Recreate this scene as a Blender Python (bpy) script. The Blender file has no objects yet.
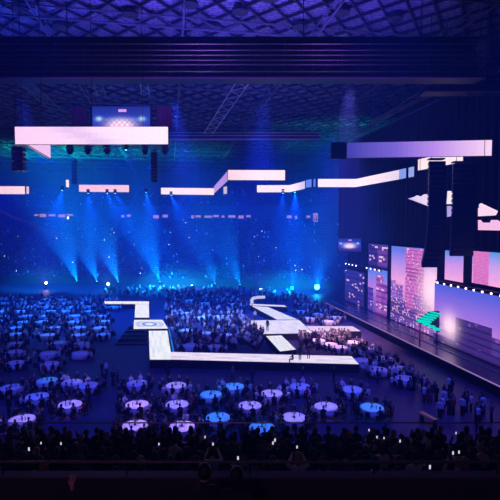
import bpy, math, random
import numpy as np
from mathutils import Vector, Matrix

random.seed(7)
rng = np.random.default_rng(11)
SC = bpy.context.scene
COL = SC.collection

# ------------------------------------------------------------------ camera
F = 450.0                       # focal length in pixels of the 500 px frame
PITCH = math.atan(22 / 450)     # looking slightly down
EYE = Vector((0, 0, 16.1))
cp, sp_ = math.cos(PITCH), math.sin(PITCH)
cam_d = bpy.data.cameras.new('camera')
cam_d.sensor_width = 36
cam_d.lens = 36 * F / 500
cam_d.clip_end = 600
cam = bpy.data.objects.new('camera', cam_d)
COL.objects.link(cam)
cam.location = EYE
cam.rotation_euler = (math.pi / 2 - PITCH, 0, 0)
SC.camera = cam


def ray(px, py):
    a, b = (px - 250) / F, (250 - py) / F
    return Vector((a, cp + b * sp_, -sp_ + b * cp))


def at(px, py, d):
    """survey: the point seen at px, py at ground distance d"""
    r = ray(px, py)
    return EYE + r * (d / r.y)


def at_z(px, py, z):
    """survey: the point seen at px, py at height z"""
    r = ray(px, py)
    return EYE + r * ((z - EYE.z) / r.z)


# ------------------------------------------------------------------ materials
MATS = {}


def mat(name, base=(.5, .5, .5), rough=.6, metal=0.0, noise=0.0, nscale=4.0, spec=.5):
    if name in MATS:
        return MATS[name]
    m = bpy.data.materials.new(name)
    m.use_nodes = True
    nt = m.node_tree
    b = nt.nodes['Principled BSDF']
    b.inputs['Roughness'].default_value = rough
    b.inputs['Metallic'].default_value = metal
    b.inputs['Specular IOR Level'].default_value = spec
    b.inputs['Base Color'].default_value = (*base, 1)
    if noise:
        tc = nt.nodes.new('ShaderNodeTexCoord')
        n = nt.nodes.new('ShaderNodeTexNoise')
        n.inputs['Scale'].default_value = nscale
        n.inputs['Detail'].default_value = 4
        r = nt.nodes.new('ShaderNodeValToRGB')
        r.color_ramp.elements[0].position = .3
        r.color_ramp.elements[1].position = .7
        r.color_ramp.elements[0].color = (*[c * (1 - noise) for c in base], 1)
        r.color_ramp.elements[1].color = (*[min(1, c * (1 + noise)) for c in base], 1)
        nt.links.new(tc.outputs['Object'], n.inputs['Vector'])
        nt.links.new(n.outputs['Fac'], r.inputs['Fac'])
        nt.links.new(r.outputs['Color'], b.inputs['Base Color'])
    MATS[name] = m
    return m


def glow(name, col, strength=1.0):
    if name in MATS:
        return MATS[name]
    m = bpy.data.materials.new(name)
    m.use_nodes = True
    nt = m.node_tree
    b = nt.nodes['Principled BSDF']
    b.inputs['Base Color'].default_value = (.02, .02, .02, 1)
    b.inputs['Emission Color'].default_value = (*col, 1)
    b.inputs['Emission Strength'].default_value = strength
    m.cycles.emission_sampling = 'FRONT_BACK' if 'lens' in name and 'flood' in name else 'NONE'
    MATS[name] = m
    return m


def screen_mat(name, strength=1.0):
    """an LED screen: shows the picture held in the mesh attribute 'content'"""
    if name in MATS:
        return MATS[name]
    m = bpy.data.materials.new(name)
    m.use_nodes = True
    nt = m.node_tree
    b = nt.nodes['Principled BSDF']
    b.inputs['Base Color'].default_value = (.01, .01, .01, 1)
    b.inputs['Roughness'].default_value = .5
    a = nt.nodes.new('ShaderNodeAttribute')
    a.attribute_name = 'content'
    nt.links.new(a.outputs['Color'], b.inputs['Emission Color'])
    b.inputs['Emission Strength'].default_value = strength
    MATS[name] = m
    return m


# ------------------------------------------------------------------ mesh helper
class MB:
    def __init__(s):
        s.v, s.f, s.m = [], [], []

    def add(s, vs, fs, mi=0):
        o = len(s.v)
        s.v += [tuple(x) for x in vs]
        s.f += [tuple(i + o for i in q) for q in fs]
        s.m += [mi] * len(fs)
        return s

    def box(s, c, d, rz=0, mi=0, M=None):
        hx, hy, hz = d[0] / 2, d[1] / 2, d[2] / 2
        vs = [Vector((x, y, z)) for x in (-hx, hx) for y in (-hy, hy) for z in (-hz, hz)]
        R = M if M is not None else Matrix.Rotation(rz, 3, 'Z')
        vs = [R @ q + Vector(c) for q in vs]
        return s.add(vs, [(0, 1, 3, 2), (4, 6, 7, 5), (0, 4, 5, 1), (2, 3, 7, 6), (0, 2, 6, 4), (1, 5, 7, 3)], mi)

    def bar(s, a, b, w, h=None, mi=0):
        a, b = Vector(a), Vector(b)
        d = b - a
        L = d.length
        if L < 1e-6:
            return s
        q = d.to_track_quat('X', 'Z').to_matrix()
        return s.box((a + b) / 2, (L, w, h or w), 0, mi, q)

    def tube(s, pts, r, n=8, mi=0, cap=True):
        pts = [Vector(p) for p in pts]
        rs = r if isinstance(r, (list, tuple)) else [r] * len(pts)
        vs, fs = [], []
        for i, p in enumerate(pts):
            d = (pts[min(i + 1, len(pts) - 1)] - pts[max(i - 1, 0)])
            q = d.to_track_quat('Z', 'Y').to_matrix()
            for k in range(n):
                t = 2 * math.pi * k / n
                vs.append(p + q @ Vector((math.cos(t) * rs[i], math.sin(t) * rs[i], 0)))
        for i in range(len(pts) - 1):
            for k in range(n):
                a, b = i * n + k, i * n + (k + 1) % n
                fs.append((a, b, b + n, a + n))
        if cap:
            fs.append(tuple(reversed(range(n))))
            fs.append(tuple(range((len(pts) - 1) * n, len(pts) * n)))
        return s.add(vs, fs, mi)

    def lathe(s, prof, n=24, c=(0, 0, 0), mi=0, wave=None):
        vs, fs = [], []
        for j, (r, z) in enumerate(prof):
            for k in range(n):
                t = 2 * math.pi * k / n
                rr = r * (1 + (wave(j, t) if wave else 0))
                vs.append((c[0] + math.cos(t) * rr, c[1] + math.sin(t) * rr, c[2] + z))
        for j in range(len(prof) - 1):
            for k in range(n):
                a, b = j * n + k, j * n + (k + 1) % n
                fs.append((a, b, b + n, a + n))
        fs.append(tuple(reversed(range(n))))
        fs.append(tuple(range((len(prof) - 1) * n, len(prof) * n)))
        return s.add(vs, fs, mi)

    def prism(s, poly, z0, z1, mi=0):
        n = len(poly)
        vs = [(p[0], p[1], z0) for p in poly] + [(p[0], p[1], z1) for p in poly]
        area = sum(poly[i][0] * poly[(i + 1) % n][1] - poly[(i + 1) % n][0] * poly[i][1] for i in range(n))
        fs = [tuple(reversed(range(n))), tuple(range(n, 2 * n))]
        fs += [(i, (i + 1) % n, (i + 1) % n + n, i + n) for i in range(n)]
        if area < 0:
            fs = [tuple(reversed(q)) for q in fs]
        return s.add(vs, fs, mi)

    def mesh(s, name, mats, smooth=False):
        me = bpy.data.meshes.new(name)
        me.from_pydata(s.v, [], s.f)
        for m in (mats if isinstance(mats, (list, tuple)) else [mats]):
            me.materials.append(m)
        if isinstance(mats, (list, tuple)) and len(mats) > 1:
            me.polygons.foreach_set('material_index', s.m)
        if smooth:
            me.polygons.foreach_set('use_smooth', [True] * len(me.polygons))
        me.update()
        return me

    def build(s, name, mats, parent=None, smooth=False):
        return link(name, s.mesh(name, mats, smooth), parent)


def link(name, data, parent=None):
    o = bpy.data.objects.new(name, data)
    COL.objects.link(o)
    if parent is not None:
        o.parent = parent
    return o


def tag(o, label=None, cat=None, group=None, kind=None):
    if label:
        o['label'] = label
    if cat:
        o['category'] = cat
    if group:
        o['group'] = group
    if kind:
        o['kind'] = kind
    return o


def empty(name, loc=(0, 0, 0), rz=0):
    o = link(name, None)
    o.location = loc
    o.rotation_euler = (0, 0, rz)
    o.empty_display_size = .2
    return o


def kids(o):
    return [c for c in KIDS.get(o.name, [])]


KIDS = {}


def reg(root, *parts):
    KIDS.setdefault(root.name, []).extend(parts)


def dup(root, loc, rz=0, scale=None):
    r = root.copy()
    COL.objects.link(r)
    r.location = loc
    r.rotation_euler = (0, 0, rz)
    if scale:
        r.scale = (scale,) * 3
    for ch in KIDS.get(root.name, []):
        c = ch.copy()
        COL.objects.link(c)
        c.parent = r
        reg(r, c)
        for g in KIDS.get(ch.name, []):
            d = g.copy()
            COL.objects.link(d)
            d.parent = c
            reg(c, d)
    return r


def grid_screen(name, A, B, C, D, nu, nv, fn, m, parent=None, thick=.12):
    """flat LED panel A (lower left) B (lower right) C (upper right) D (upper left); the back is a housing of its own"""
    A, B, C, D = map(Vector, (A, B, C, D))
    vs, fs, cols = [], [], []
    for j in range(nv + 1):
        for i in range(nu + 1):
            u, v = i / nu, j / nv
            vs.append(A.lerp(B, u).lerp(D.lerp(C, u), v))
    for j in range(nv):
        for i in range(nu):
            a = j * (nu + 1) + i
            fs.append((a, a + 1, a + nu + 2, a + nu + 1))
            cols.append(fn((i + .5) / nu, (j + .5) / nv))
    me = bpy.data.meshes.new(name)
    me.from_pydata([tuple(v) for v in vs], [], fs)
    at_ = me.color_attributes.new('content', 'FLOAT_COLOR', 'CORNER')
    buf = np.ones((len(fs) * 4, 4), dtype=np.float32)
    buf[:, :3] = np.repeat(np.array(cols, dtype=np.float32)[:, :3], 4, axis=0)
    at_.data.foreach_set('color', buf.ravel())
    me.materials.append(m)
    me.update()
    return link(name, me, parent)


def slab_behind(A, B, C, D, t, grow=.06):
    """a housing slab behind a panel"""
    A, B, C, D = map(Vector, (A, B, C, D))
    n = (B - A).cross(D - A).normalized()
    ctr = (A + B + C + D) / 4
    P = [q + (q - ctr).normalized() * grow for q in (A, B, C, D)]
    vs = [q - n * .02 for q in P] + [q - n * t for q in P]
    return vs, [(0, 1, 2, 3), (7, 6, 5, 4), (0, 4, 5, 1), (1, 5, 6, 2), (2, 6, 7, 3), (3, 7, 4, 0)]


# ------------------------------------------------------------------ palette
M_floor = mat('arena floor', (.05, .035, .10), .5, noise=.3, nscale=.4)
M_conc = mat('dark concrete', (.10, .10, .11), .8, noise=.25, nscale=2)
M_parapet = mat('painted parapet', (.05, .045, .05), .7, noise=.2, nscale=3)
M_stand = mat('stand concrete', (.07, .07, .08), .8, noise=.2, nscale=1)
M_wall = mat('hall wall cladding', (.06, .06, .07), .8, noise=.2, nscale=.3)
M_black = mat('black stage cloth', (.012, .012, .014), .9, noise=.2, nscale=6)
M_steel = mat('painted steel', (.10, .10, .11), .5, .3, noise=.15, nscale=5)
M_tube = mat('bare aluminium tube', (.55, .55, .57), .35, .8, noise=.1, nscale=8)
M_blackmetal = mat('black metal', (.02, .02, .022), .45, .3, noise=.2, nscale=10)
M_grille = mat('speaker grille', (.015, .015, .018), .6, noise=.3, nscale=60)
M_cloth = mat('white table linen', (.85, .85, .86), .85, noise=.06, nscale=12)
M_wood = mat('table board', (.25, .17, .1), .6, noise=.2, nscale=10)
M_chair = mat('dark chair fabric', (.03, .03, .035), .8, noise=.2, nscale=30)
M_seat = mat('dark seat plastic', (.03, .03, .05), .5, noise=.2, nscale=20)
M_gloss = mat('glossy stage deck', (.15, .14, .18), .22, .7, noise=.15, nscale=1.5)
M_leaf = mat('dark foliage', (.03, .06, .03), .7, noise=.3, nscale=20)
M_glass = mat('dark bottle glass', (.01, .03, .02), .1, noise=.2, nscale=20)
M_skin = mat('skin', (.55, .36, .27), .55, noise=.06, nscale=15)
M_trouser = mat('dark trousers', (.02, .02, .03), .85, noise=.2, nscale=30)
M_shoe = mat('dark shoes', (.015, .012, .012), .4, noise=.2, nscale=20)
M_lens = mat('dark lens', (.02, .02, .03), .1, noise=.2, nscale=5)
TOPS = [mat('dark jacket', (.018, .018, .024), .85, noise=.2, nscale=25),
        mat('navy shirt', (.02, .03, .08), .85, noise=.2, nscale=25),
        mat('grey shirt', (.16, .16, .18), .85, noise=.2, nscale=25),
        mat('white shirt', (.72, .72, .74), .85, noise=.08, nscale=25),
        mat('plum dress', (.2, .03, .12), .8, noise=.2, nscale=25),
        mat('red dress', (.55, .02, .05), .8, noise=.15, nscale=25)]
HAIRS = [mat('dark hair', (.012, .009, .008), .6, noise=.3, nscale=60),
         mat('brown hair', (.06, .03, .015), .6, noise=.3, nscale=60),
         mat('fair hair', (.35, .23, .10), .6, noise=.3, nscale=60)]

ORD = ['first', 'second', 'third', 'fourth', 'fifth', 'sixth', 'seventh', 'eighth', 'ninth', 'tenth', 'eleventh', 'twelfth', 'thirteenth']

# ------------------------------------------------------------------ the hall shell
XL, XR, YB, YF, ZC = -104.0, 48.0, -12.0, 178.0, 38.0


def struct(name, mb, m, label=None, smooth=False):
    o = mb.build(name, m, None, smooth)
    o['kind'] = 'structure'
    if label:
        o['label'] = label
    return o


struct('floor', MB().box(((XL + XR) / 2, (YB + YF) / 2, -.15), (XR - XL, YF - YB, .3)), M_floor)

# roof deck with a printed panel pattern
md = bpy.data.materials.new('roof deck panels')
md.use_nodes = True
nt = md.node_tree
b = nt.nodes['Principled BSDF']
b.inputs['Roughness'].default_value = .7
tc = nt.nodes.new('ShaderNodeTexCoord')
mp = nt.nodes.new('ShaderNodeMapping')
mp.inputs['Rotation'].default_value = (0, 0, math.radians(-10.1))
br = nt.nodes.new('ShaderNodeTexBrick')
br.inputs['Scale'].default_value = .5
br.inputs['Color1'].default_value = (.30, .30, .33, 1)
br.inputs['Color2'].default_value = (.22, .22, .25, 1)
br.inputs['Mortar'].default_value = (.05, .05, .06, 1)
br.inputs['Mortar Size'].default_value = .03
nz = nt.nodes.new('ShaderNodeTexNoise')
nz.inputs['Scale'].default_value = .35
nz.inputs['Detail'].default_value = 5
mx = nt.nodes.new('ShaderNodeMix')
mx.data_type = 'RGBA'
mx.blend_type = 'MULTIPLY'
mx.inputs[0].default_value = .8
nt.links.new(tc.outputs['Object'], mp.inputs['Vector'])
nt.links.new(mp.outputs['Vector'], br.inputs['Vector'])
nt.links.new(tc.outputs['Object'], nz.inputs['Vector'])
nt.links.new(br.outputs['Color'], mx.inputs[6])
nt.links.new(nz.outputs['Fac'], mx.inputs[7])
nt.links.new(mx.outputs[2], b.inputs['Base Color'])
struct('ceiling', MB().box(((XL + XR) / 2, (YB + 98) / 2, ZC + .05), (XR - XL, 98 - YB, .1)), md)
struct('ceiling_rear', MB().box(((XL + XR) / 2, (98 + YF) / 2, ZC + .05), (XR - XL, YF - 98, .1)), mat('dark acoustic roof lining', (.006, .006, .008), .9, noise=.2, nscale=.6))  # shade put into the rear deck's colour, so beam light barely shows there
struct('wall_left', MB().box((XL - .2, (YB + YF) / 2, ZC / 2), (.4, YF - YB, ZC)), M_wall)
struct('wall_right', MB().box((XR + .2, (YB + YF) / 2, ZC / 2), (.4, YF - YB, ZC)), M_wall)
struct('wall_front', MB().box(((XL + XR) / 2, YF + .2, ZC / 2), (XR - XL, .4, ZC)), M_wall)
struct('wall_back', MB().box(((XL + XR) / 2, YB - .2, ZC / 2), (XR - XL, .4, ZC)), M_wall)

# ---- far grandstand: two stepped tiers, turned a little to the hall
FA = math.radians(-8.0)
FO = Vector((-25, 124.5, 0))


def far(u, v, z):
    """point of the far stand: u along its front, v up its depth"""
    return FO + Vector((math.cos(FA) * u - math.sin(FA) * v, math.sin(FA) * u + math.cos(FA) * v, z))


U0, U1 = -74.0, 62.0
far_rows = []


def tier(name, v0, z0, n, tread, rise, base):
    prof = [(v0, base), (v0, z0)]
    for k in range(n):
        z = z0 + rise * k
        prof += [(v0 + tread * k, z), (v0 + tread * (k + 1), z)]
        far_rows.append((v0 + tread * k + .45, z))
    prof += [(v0 + tread * n, base)]
    mb = MB()
    n_ = len(prof)
    vs = [far(U0, v, z) for v, z in prof] + [far(U1, v, z) for v, z in prof]
    mb.add(vs, [(i, (i + 1) % n_, (i + 1) % n_ + n_, i + n_) for i in range(n_)] + [tuple(range(n_)), tuple(reversed(range(n_, 2 * n_)))])
    struct(name, mb, M_stand)


tier('grandstand_lower_tier', 0, 1.6, 34, .85, .5, 0)
tier('grandstand_upper_tier', 30.5, 22.6, 14, .85, .55, 18.2)
struct('wall_concourse', MB().add([far(U0, 29.6, 18.3), far(U1, 29.6, 18.3), far(U1, 30.2, 18.3), far(U0, 30.2, 18.3),
                                   far(U0, 29.6, 23.5), far(U1, 29.6, 23.5), far(U1, 30.2, 23.5), far(U0, 30.2, 23.5)],
                                  [(0, 1, 5, 4), (2, 3, 7, 6), (4, 5, 6, 7), (3, 2, 1, 0), (0, 4, 7, 3), (1, 2, 6, 5)]), M_wall)
struct('wall_pitch_side', MB().add([far(U0, -.3, 0), far(U1, -.3, 0), far(U1, -.05, 0), far(U0, -.05, 0),
                                    far(U0, -.3, 2.3), far(U1, -.3, 2.3), far(U1, -.05, 2.3), far(U0, -.05, 2.3)],
                                   [(0, 1, 5, 4), (2, 3, 7, 6), (4, 5, 6, 7), (3, 2, 1, 0), (0, 4, 7, 3), (1, 2, 6, 5)]), M_parapet)

# ---- near stand: stepped tier in front, walkway and parapet under the camera
NR, TR, RI = 12, .85, .312
for k in range(NR):
    pass
prof = [(8.6, 0), (8.6, 9.85)]
near_rows = []
for k in range(NR):
    z = 9.85 - RI * k
    y0 = 8.6 + TR * k
    prof += [(y0, z), (y0 + TR, z)]
    near_rows.append((y0 + .42, z))
YE = 8.6 + TR * NR
prof += [(YE + .9, 9.85 - RI * (NR - 1)), (YE + .9, 0)]
mb = MB()
n_ = len(prof)
mb.add([(-34, y, z) for y, z in prof] + [(34, y, z) for y, z in prof],
       [(i, i + n_, (i + 1) % n_ + n_, (i + 1) % n_) for i in range(n_)] + [tuple(reversed(range(n_))), tuple(range(n_, 2 * n_))])
struct('grandstand_near_tier', mb, M_conc)
ZB = 9.85 - RI * (NR - 1)
WF = at(75.5, 476.5, 6.1).z - 1.68
struct('floor_walkway', MB().box((0, 5.4, WF - .2), (68, 4.2, .4)), M_conc)
struct('wall_parapet', MB().box((0, 7.1, 10.73), (68, .2, 2.72)), M_parapet)
# viewing deck the photographer stands on
struct('floor_viewing_deck', MB().box((0, -1.5, 14.2), (68, 5, .4)), M_conc)

# rail on brackets above the parapet
r = empty('handrail', (0, 7.1, 12.12))
MB().tube([(-30, 0, .2), (30, 0, .2)], .022, 8).build('rail_tube', M_steel, r)
for x in np.arange(-12, 12.1, 2.0):
    MB().tube([(x, 0, 0), (x, 0, .2)], .014, 6).build('bracket', M_blackmetal, r)
tag(r, 'slim metal handrail on short brackets above the dark parapet', 'handrail')
MB().box((0, 7.1, 12.105), (68, .2, .03)).build('parapet_coping', mat('purple painted coping', (.10, .06, .11), .5, noise=.2, nscale=5))
tag(bpy.data.objects['parapet_coping'], 'pale coping strip capping the dark parapet wall', 'coping', kind='structure')

# glass balustrade at the foot of the near tier
bal = empty('glass_balustrade', (0, YE + .7, ZB))
MB().tube([(-30, 0, 1.08), (30, 0, 1.08)], .03, 8).build('top_rail', M_tube, bal)
mg = bpy.data.materials.new('clear balustrade glass')
mg.use_nodes = True
nt = mg.node_tree
nt.nodes.remove(nt.nodes['Principled BSDF'])
tr = nt.nodes.new('ShaderNodeBsdfTransparent')
gl = nt.nodes.new('ShaderNodeBsdfGlossy')
gl.inputs['Roughness'].default_value = .1
ms = nt.nodes.new('ShaderNodeMixShader')
ms.inputs[0].default_value = .04
nt.links.new(tr.outputs[0], ms.inputs[1])
nt.links.new(gl.outputs[0], ms.inputs[2])
nt.links.new(ms.outputs[0], nt.nodes['Material Output'].inputs['Surface'])
for i in range(15):
    x = -28 + i * 4
    MB().box((x, 0, .53), (3.86, .02, .98)).build('glass_pane', mg, bal)
    MB().box((x + 2, 0, .53), (.05, .05, 1.06)).build('post', M_steel, bal)
tag(bal, 'glass balustrade with slim top rail at the foot of the spectator rows', 'balustrade')

# ------------------------------------------------------------------ roof steel
ax = Vector((-.178, 1, 0)).normalized()         # the hall's long axis
bx_ = Vector((ax.y, -ax.x, 0))
ROOF_O = Vector((0, 60, 0))


def rp(u, v, z):
    return ROOF_O + bx_ * u + ax * v + Vector((0, 0, z))


def in_shell(p):
    return XL + .3 < p.x < XR - .3 and YB + .3 < p.y < YF - .3


def clip_seg(a, b, n=60):
    pts = [a.lerp(b, i / n) for i in range(n + 1)]
    ok = [p for p in pts if in_shell(p)]
    return (ok[0], ok[-1]) if len(ok) > 3 else None


def truss(a, b, z0, z1, pitch=3.0, w=.16, name='roof_truss', m=None):
    m = m or M_steel
    L = (b - a).length
    n = max(2, int(L / pitch))
    d = (b - a) / n
    root = empty(name, a)
    mb = MB().bar((0, 0, z1), (*(b - a).xy, z1), w * 1.3)
    mb.build('top_chord', m, root)
    MB().bar((0, 0, z0), (*(b - a).xy, z0), w * 1.5).build('bottom_chord', m, root)
    mb = MB()
    for i in range(n):
        p, q = d * i, d * (i + 1)
        if i % 2 == 0:
            mb.bar((p.x, p.y, z0), (q.x, q.y, z1), w)
        else:
            mb.bar((p.x, p.y, z1), (q.x, q.y, z0), w)
    mb.build('lattice', m, root)
    root['kind'] = 'structure'
    root['label'] = 'dark steel lattice roof truss under the roof deck'
    root['group'] = 'roof trusses'
    return root


for u in np.arange(-93, 60, 14.0):
    s = clip_seg(rp(u, -45, 0), rp(u, 120, 0))
    if s:
        truss(Vector((s[0].x, s[0].y, 0)), Vector((s[1].x, s[1].y, 0)), 36.4, 37.5, 2.2, .10)
for v in np.arange(-42, 118, 10.0):
    s = clip_seg(rp(-120, v, 0), rp(80, v, 0))
    if s:
        truss(Vector((s[0].x, s[0].y, 0)), Vector((s[1].x, s[1].y, 0)), 36.3, 37.4, 2.2, .10)
# fine diagonal purlin grid right under the deck
root = empty('roof_grid', (0, 60, 37.75))
for sgn, nm in ((1, 'purlin'), (-1, 'purlin')):
    mb = MB()
    dv = (ax + bx_ * .8 * sgn).normalized()
    nv_ = Vector((dv.y, -dv.x, 0))
    for k in range(-60, 61):
        c_ = ROOF_O + nv_ * (k * 2.3)
        s_ = clip_seg(c_ - dv * 150, c_ + dv * 150, 150)
        if s_:
            mb.bar((s_[0].x, s_[0].y - 60, 0), (s_[1].x, s_[1].y - 60, 0), .14, .3)
    mb.build('lattice', M_blackmetal, root)
root['kind'] = 'structure'
root['label'] = 'fine diagonal steel grid close under the roof deck'
# dark round fittings on the underside of the roof
for px, py in [(240, 15), (300, 30), (342, 16), (395, 22), (190, 8), (130, 18), (60, 30), (20, 12), (270, 2), (210, 30)]:
    p = at_z(px, py, 37.0)
    e = empty('roof_ventilator', (p.x, p.y, 37.0))
    MB().lathe([(.35, .2), (.8, .25), (.8, .55), (.5, .7)], 16).build('drum', M_blackmetal, e)
    MB().box((0, 0, .83), (.2, .2, .34)).build('neck', M_blackmetal, e)
    tag(e, 'dark round ventilator drum hung under the blue-lit roof deck', 'ventilator', 'roof ventilators')


# ---- big near gantry (catwalk bridge) across the hall
def gantry(name, d, ztop, zbot, x0, x1, rails, label, m_low):
    g = empty(name, (0, d, zbot))
    H = ztop - zbot
    MB().box(((x0 + x1) / 2, .8, .0), (x1 - x0, 1.9, .14)).build('deck', M_blackmetal, g)
    MB().tube([(x0, -.2, -.14), (x1, -.2, -.14)], .09, 8).build('lower_tube', m_low, g)
    for zz in rails:
        MB().tube([(x0, -.15, zz * H), (x1, -.15, zz * H)], .06, 6).build('rail', M_tube, g)
    MB().box(((x0 + x1) / 2, 1.7, H / 2), (x1 - x0, .08, H)).build('back_panel', M_wall, g)
    MB().box(((x0 + x1) / 2, .8, H), (x1 - x0, 2.0, .2)).build('top_beam', M_blackmetal, g)
    n = int((x1 - x0) / 2.4)
    mb = MB()
    for i in range(n + 1):
        x = x0 + (x1 - x0) * i / n
        mb.box((x, -.05, H / 2), (.09, .09, H))
        if i < n:
            xn = x0 + (x1 - x0) * (i + 1) / n
            mb.bar((x, 0, .1 if i % 2 else H * .45), (xn, 0, H * .45 if i % 2 else .1), .07)
    mb.build('lattice', M_steel, g)
    for i in range(5):
        x = x0 + (x1 - x0) * (i + .5) / 5
        MB().box((x, .9, (H + ZC - zbot) / 2 + .02), (.07, .07, ZC - zbot - H - .04)).build('hanger', M_blackmetal, g)
    tag(g, label, 'gantry')
    return g


mlow = mat('purple-lit tube', (.60, .30, .62), .5, noise=.15, nscale=4)  # purple light put into the tube's colour
gantry('lighting_gantry', 40, 32.55, 29.3, -32, 20.5, (.12, .3, .42, .55, .68, .84), 'wide dark steel gantry crossing just below the roof above the big screen', mlow)
gantry('service_gantry', 84, 33.9, 32.6, -36, 13, (.4, .8), 'thin far gantry with a purple-lit lower tube behind the tall near gantry', mlow)
gantry('stage_gantry', 47, 31.6, 30.2, 18, 26.6, (.4, .8), 'short dark gantry over the stage end of the hall', mlow)


# sloping rigging trusses seen below the near gantry
def rig(name, pts, w, label, m, group=None):
    a, b = map(Vector, pts)
    r_ = empty(name, a)
    d = b - a
    side = d.cross(Vector((0, 0, 1))).normalized() * w
    up = Vector((0, 0, w))
    for q in (side, -side):
        MB().bar(q, d + q, .10).build('chord', m, r_)
    n = int(d.length / 1.6)
    mb = MB()
    for i in range(n):
        p, q = d * (i / n), d * ((i + 1) / n)
        mb.bar(p + (side if i % 2 else -side), q + (-side if i % 2 else side), .07)
    mb.build('lattice', m, r_)
    for t in (.2, .8):
        p = d * t
        MB().tube([p, (p.x, p.y, ZC - a.z - .01)], .03, 5).build('wire', M_blackmetal, r_)
    tag(r_, label, 'truss', group)


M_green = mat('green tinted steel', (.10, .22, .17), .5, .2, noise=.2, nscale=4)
rig('rigging_truss', [at(243, 82, 52), at(208, 134, 78)], .75, 'sloping ladder truss behind the near gantry, running back beside the big screen', M_tube)
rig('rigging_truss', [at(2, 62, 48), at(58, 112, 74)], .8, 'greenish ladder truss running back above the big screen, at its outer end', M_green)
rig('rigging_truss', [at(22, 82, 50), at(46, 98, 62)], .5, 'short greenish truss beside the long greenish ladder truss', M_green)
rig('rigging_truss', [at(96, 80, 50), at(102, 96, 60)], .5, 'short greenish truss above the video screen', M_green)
rig('rigging_truss', [at(143, 78, 50), at(146, 96, 60)], .45, 'short pale truss above the end of the video screen', M_tube)
rig('rigging_truss', [at(440, 82, 46), at(338, 146, 88)], .5, 'long dark truss sloping down towards the stage side', M_steel)
rig('rigging_truss', [at(428, 96, 50), at(372, 122, 64)], .4, 'second dark truss beside the long truss on the stage side', M_steel)


# ------------------------------------------------------------------ LED ribbons
RS = screen_mat('led ribbon screen', 1.0)


def ribbon(pts, label, fn, t=1.5, cables=True, frame=True, z0=None):
    """a hanging LED ribbon along ground points pts [(x, y, zcentre)], ordered left to right as seen from its lit side"""
    base = Vector(pts[0])
    root = empty('led_ribbon', base)
    n = len(pts) - 1
    L = [0]
    for i in range(n):
        L.append(L[-1] + (Vector(pts[i + 1]) - Vector(pts[i])).length)
    mbh = MB()
    for i in range(n):
        a, b_ = Vector(pts[i]) - base, Vector(pts[i + 1]) - base
        h = Vector((0, 0, t / 2))
        A, B, C, D = a - h, b_ - h, b_ + h, a + h
        k0, k1 = L[i] / L[-1], L[i + 1] / L[-1]
        nu = max(2, int((L[i + 1] - L[i]) / .5))
        grid_screen('screen', A, B, C, D, nu, 3, lambda u, v: fn(k0 + (k1 - k0) * u, v), RS, root)
        mbh.add(*slab_behind(A, B, C, D, .35, .08))
    mbh.build('housing', M_blackmetal, root)
    if cables:
        m = max(2, int(L[-1] / 4))
        for i in range(m):
            s = (i + .5) / m * L[-1]
            k = max(j for j in range(n) if L[j] <= s)
            p = Vector(pts[k]).lerp(Vector(pts[k + 1]), (s - L[k]) / (L[k + 1] - L[k])) - base
            nn = (Vector(pts[k + 1]) - Vector(pts[k])).cross(Vector((0, 0, 1))).normalized()
            p = p - nn * .2
            MB().tube([(p.x, p.y, t / 2), (p.x, p.y, ZC - base.z - .01)], .03, 5).build('hanging_cable', M_blackmetal, root)
    tag(root, label, 'led ribbon')
    return root


def lerp3(a, b, t):
    t = max(0, min(1, t))
    return tuple(a[i] + (b[i] - a[i]) * t for i in range(3))


W_PINK = (1.0, .62, 1.0)
W_WHITE = (1.1, .88, 1.15)
W_LAV = (.62, .42, 1.0)
W_BLUE = (.12, .13, .85)


def c_big(u, v):
    c = lerp3((1.05, .66, 1.08), W_WHITE, u * 1.1)
    k = math.exp(-((u - .32 - .25 * (1 - v)) / .12) ** 2)
    return lerp3(c, (.70, .50, .95), k * .6)


def zc(py, d):
    return at(250, py, d).z


d1 = 38.9
p0, p1 = at(15, 135.5, d1), at(168, 135.5, d1)
ribbon([p0, p1], 'large pinkish white led ribbon hung beneath the video screen', c_big, 1.47)
q0, q1 = at(50.5, 151, 46.6), at(29, 151, 39.4)
q1.z = q0.z = p0.z
ribbon([(q1.x, q1.y, q1.z), (q0.x, q0.y, q0.z)], 'led ribbon return running back from the large ribbon, seen edge-on', lambda u, v: (.9, .55, 1.0), 1.47, False)
ribbon([at(-40, 190, 93), at(25, 190.2, 93)], 'far led ribbon cut by the picture edge, pink', lambda u, v: lerp3((.9, .5, .95), (1, .75, 1), u), 1.6)
ribbon([at(26.5, 190.2, 92), at(29, 190.2, 92)], 'tiny end panel beside the far pink ribbon at the picture edge', lambda u, v: (.8, .6, 1), 1.5, False)
ribbon([at(79, 188.3, 95), at(129, 188.6, 95)], 'far short led ribbon between two gaps, below the large ribbon', lambda u, v: lerp3((1, .6, 1), (.95, .62, 1), u), 1.45)
ribbon([at(66, 183.5, 94), at(69, 183.5, 94)], 'small upright white led panel beside the far short ribbon', lambda u, v: (1, .9, 1), 1.5, False)
ribbon([at(161, 191, 99), at(214, 191.6, 99)], 'far led ribbon just before the stepped corner', lambda u, v: (1.05, .85, 1.1), 1.45)
ribbon([at(214, 190, 97), at(227.5, 176, 70)], 'dim lavender ribbon slanting up at the stepped corner', lambda u, v: (.45, .28, .85), 1.5, False)
ribbon([at(223.5, 190.5, 98), at(227, 190, 98)], 'little upright led panel under the stepped corner', lambda u, v: (.6, .5, .95), 1.6, False)
ribbon([at(228, 175, 68), at(285, 175.2, 68)], 'raised led ribbon in the middle of the hall', lambda u, v: lerp3((1, .7, 1), W_WHITE, u * 2), 1.5)
ribbon([at(257, 188.8, 92), at(290, 188.6, 92), at(305, 184.8, 84)], 'bent led ribbon below the raised middle ribbon', lambda u, v: lerp3(W_WHITE, (.5, .5, 1), (u - .6) * 2.2), 1.42)
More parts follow.
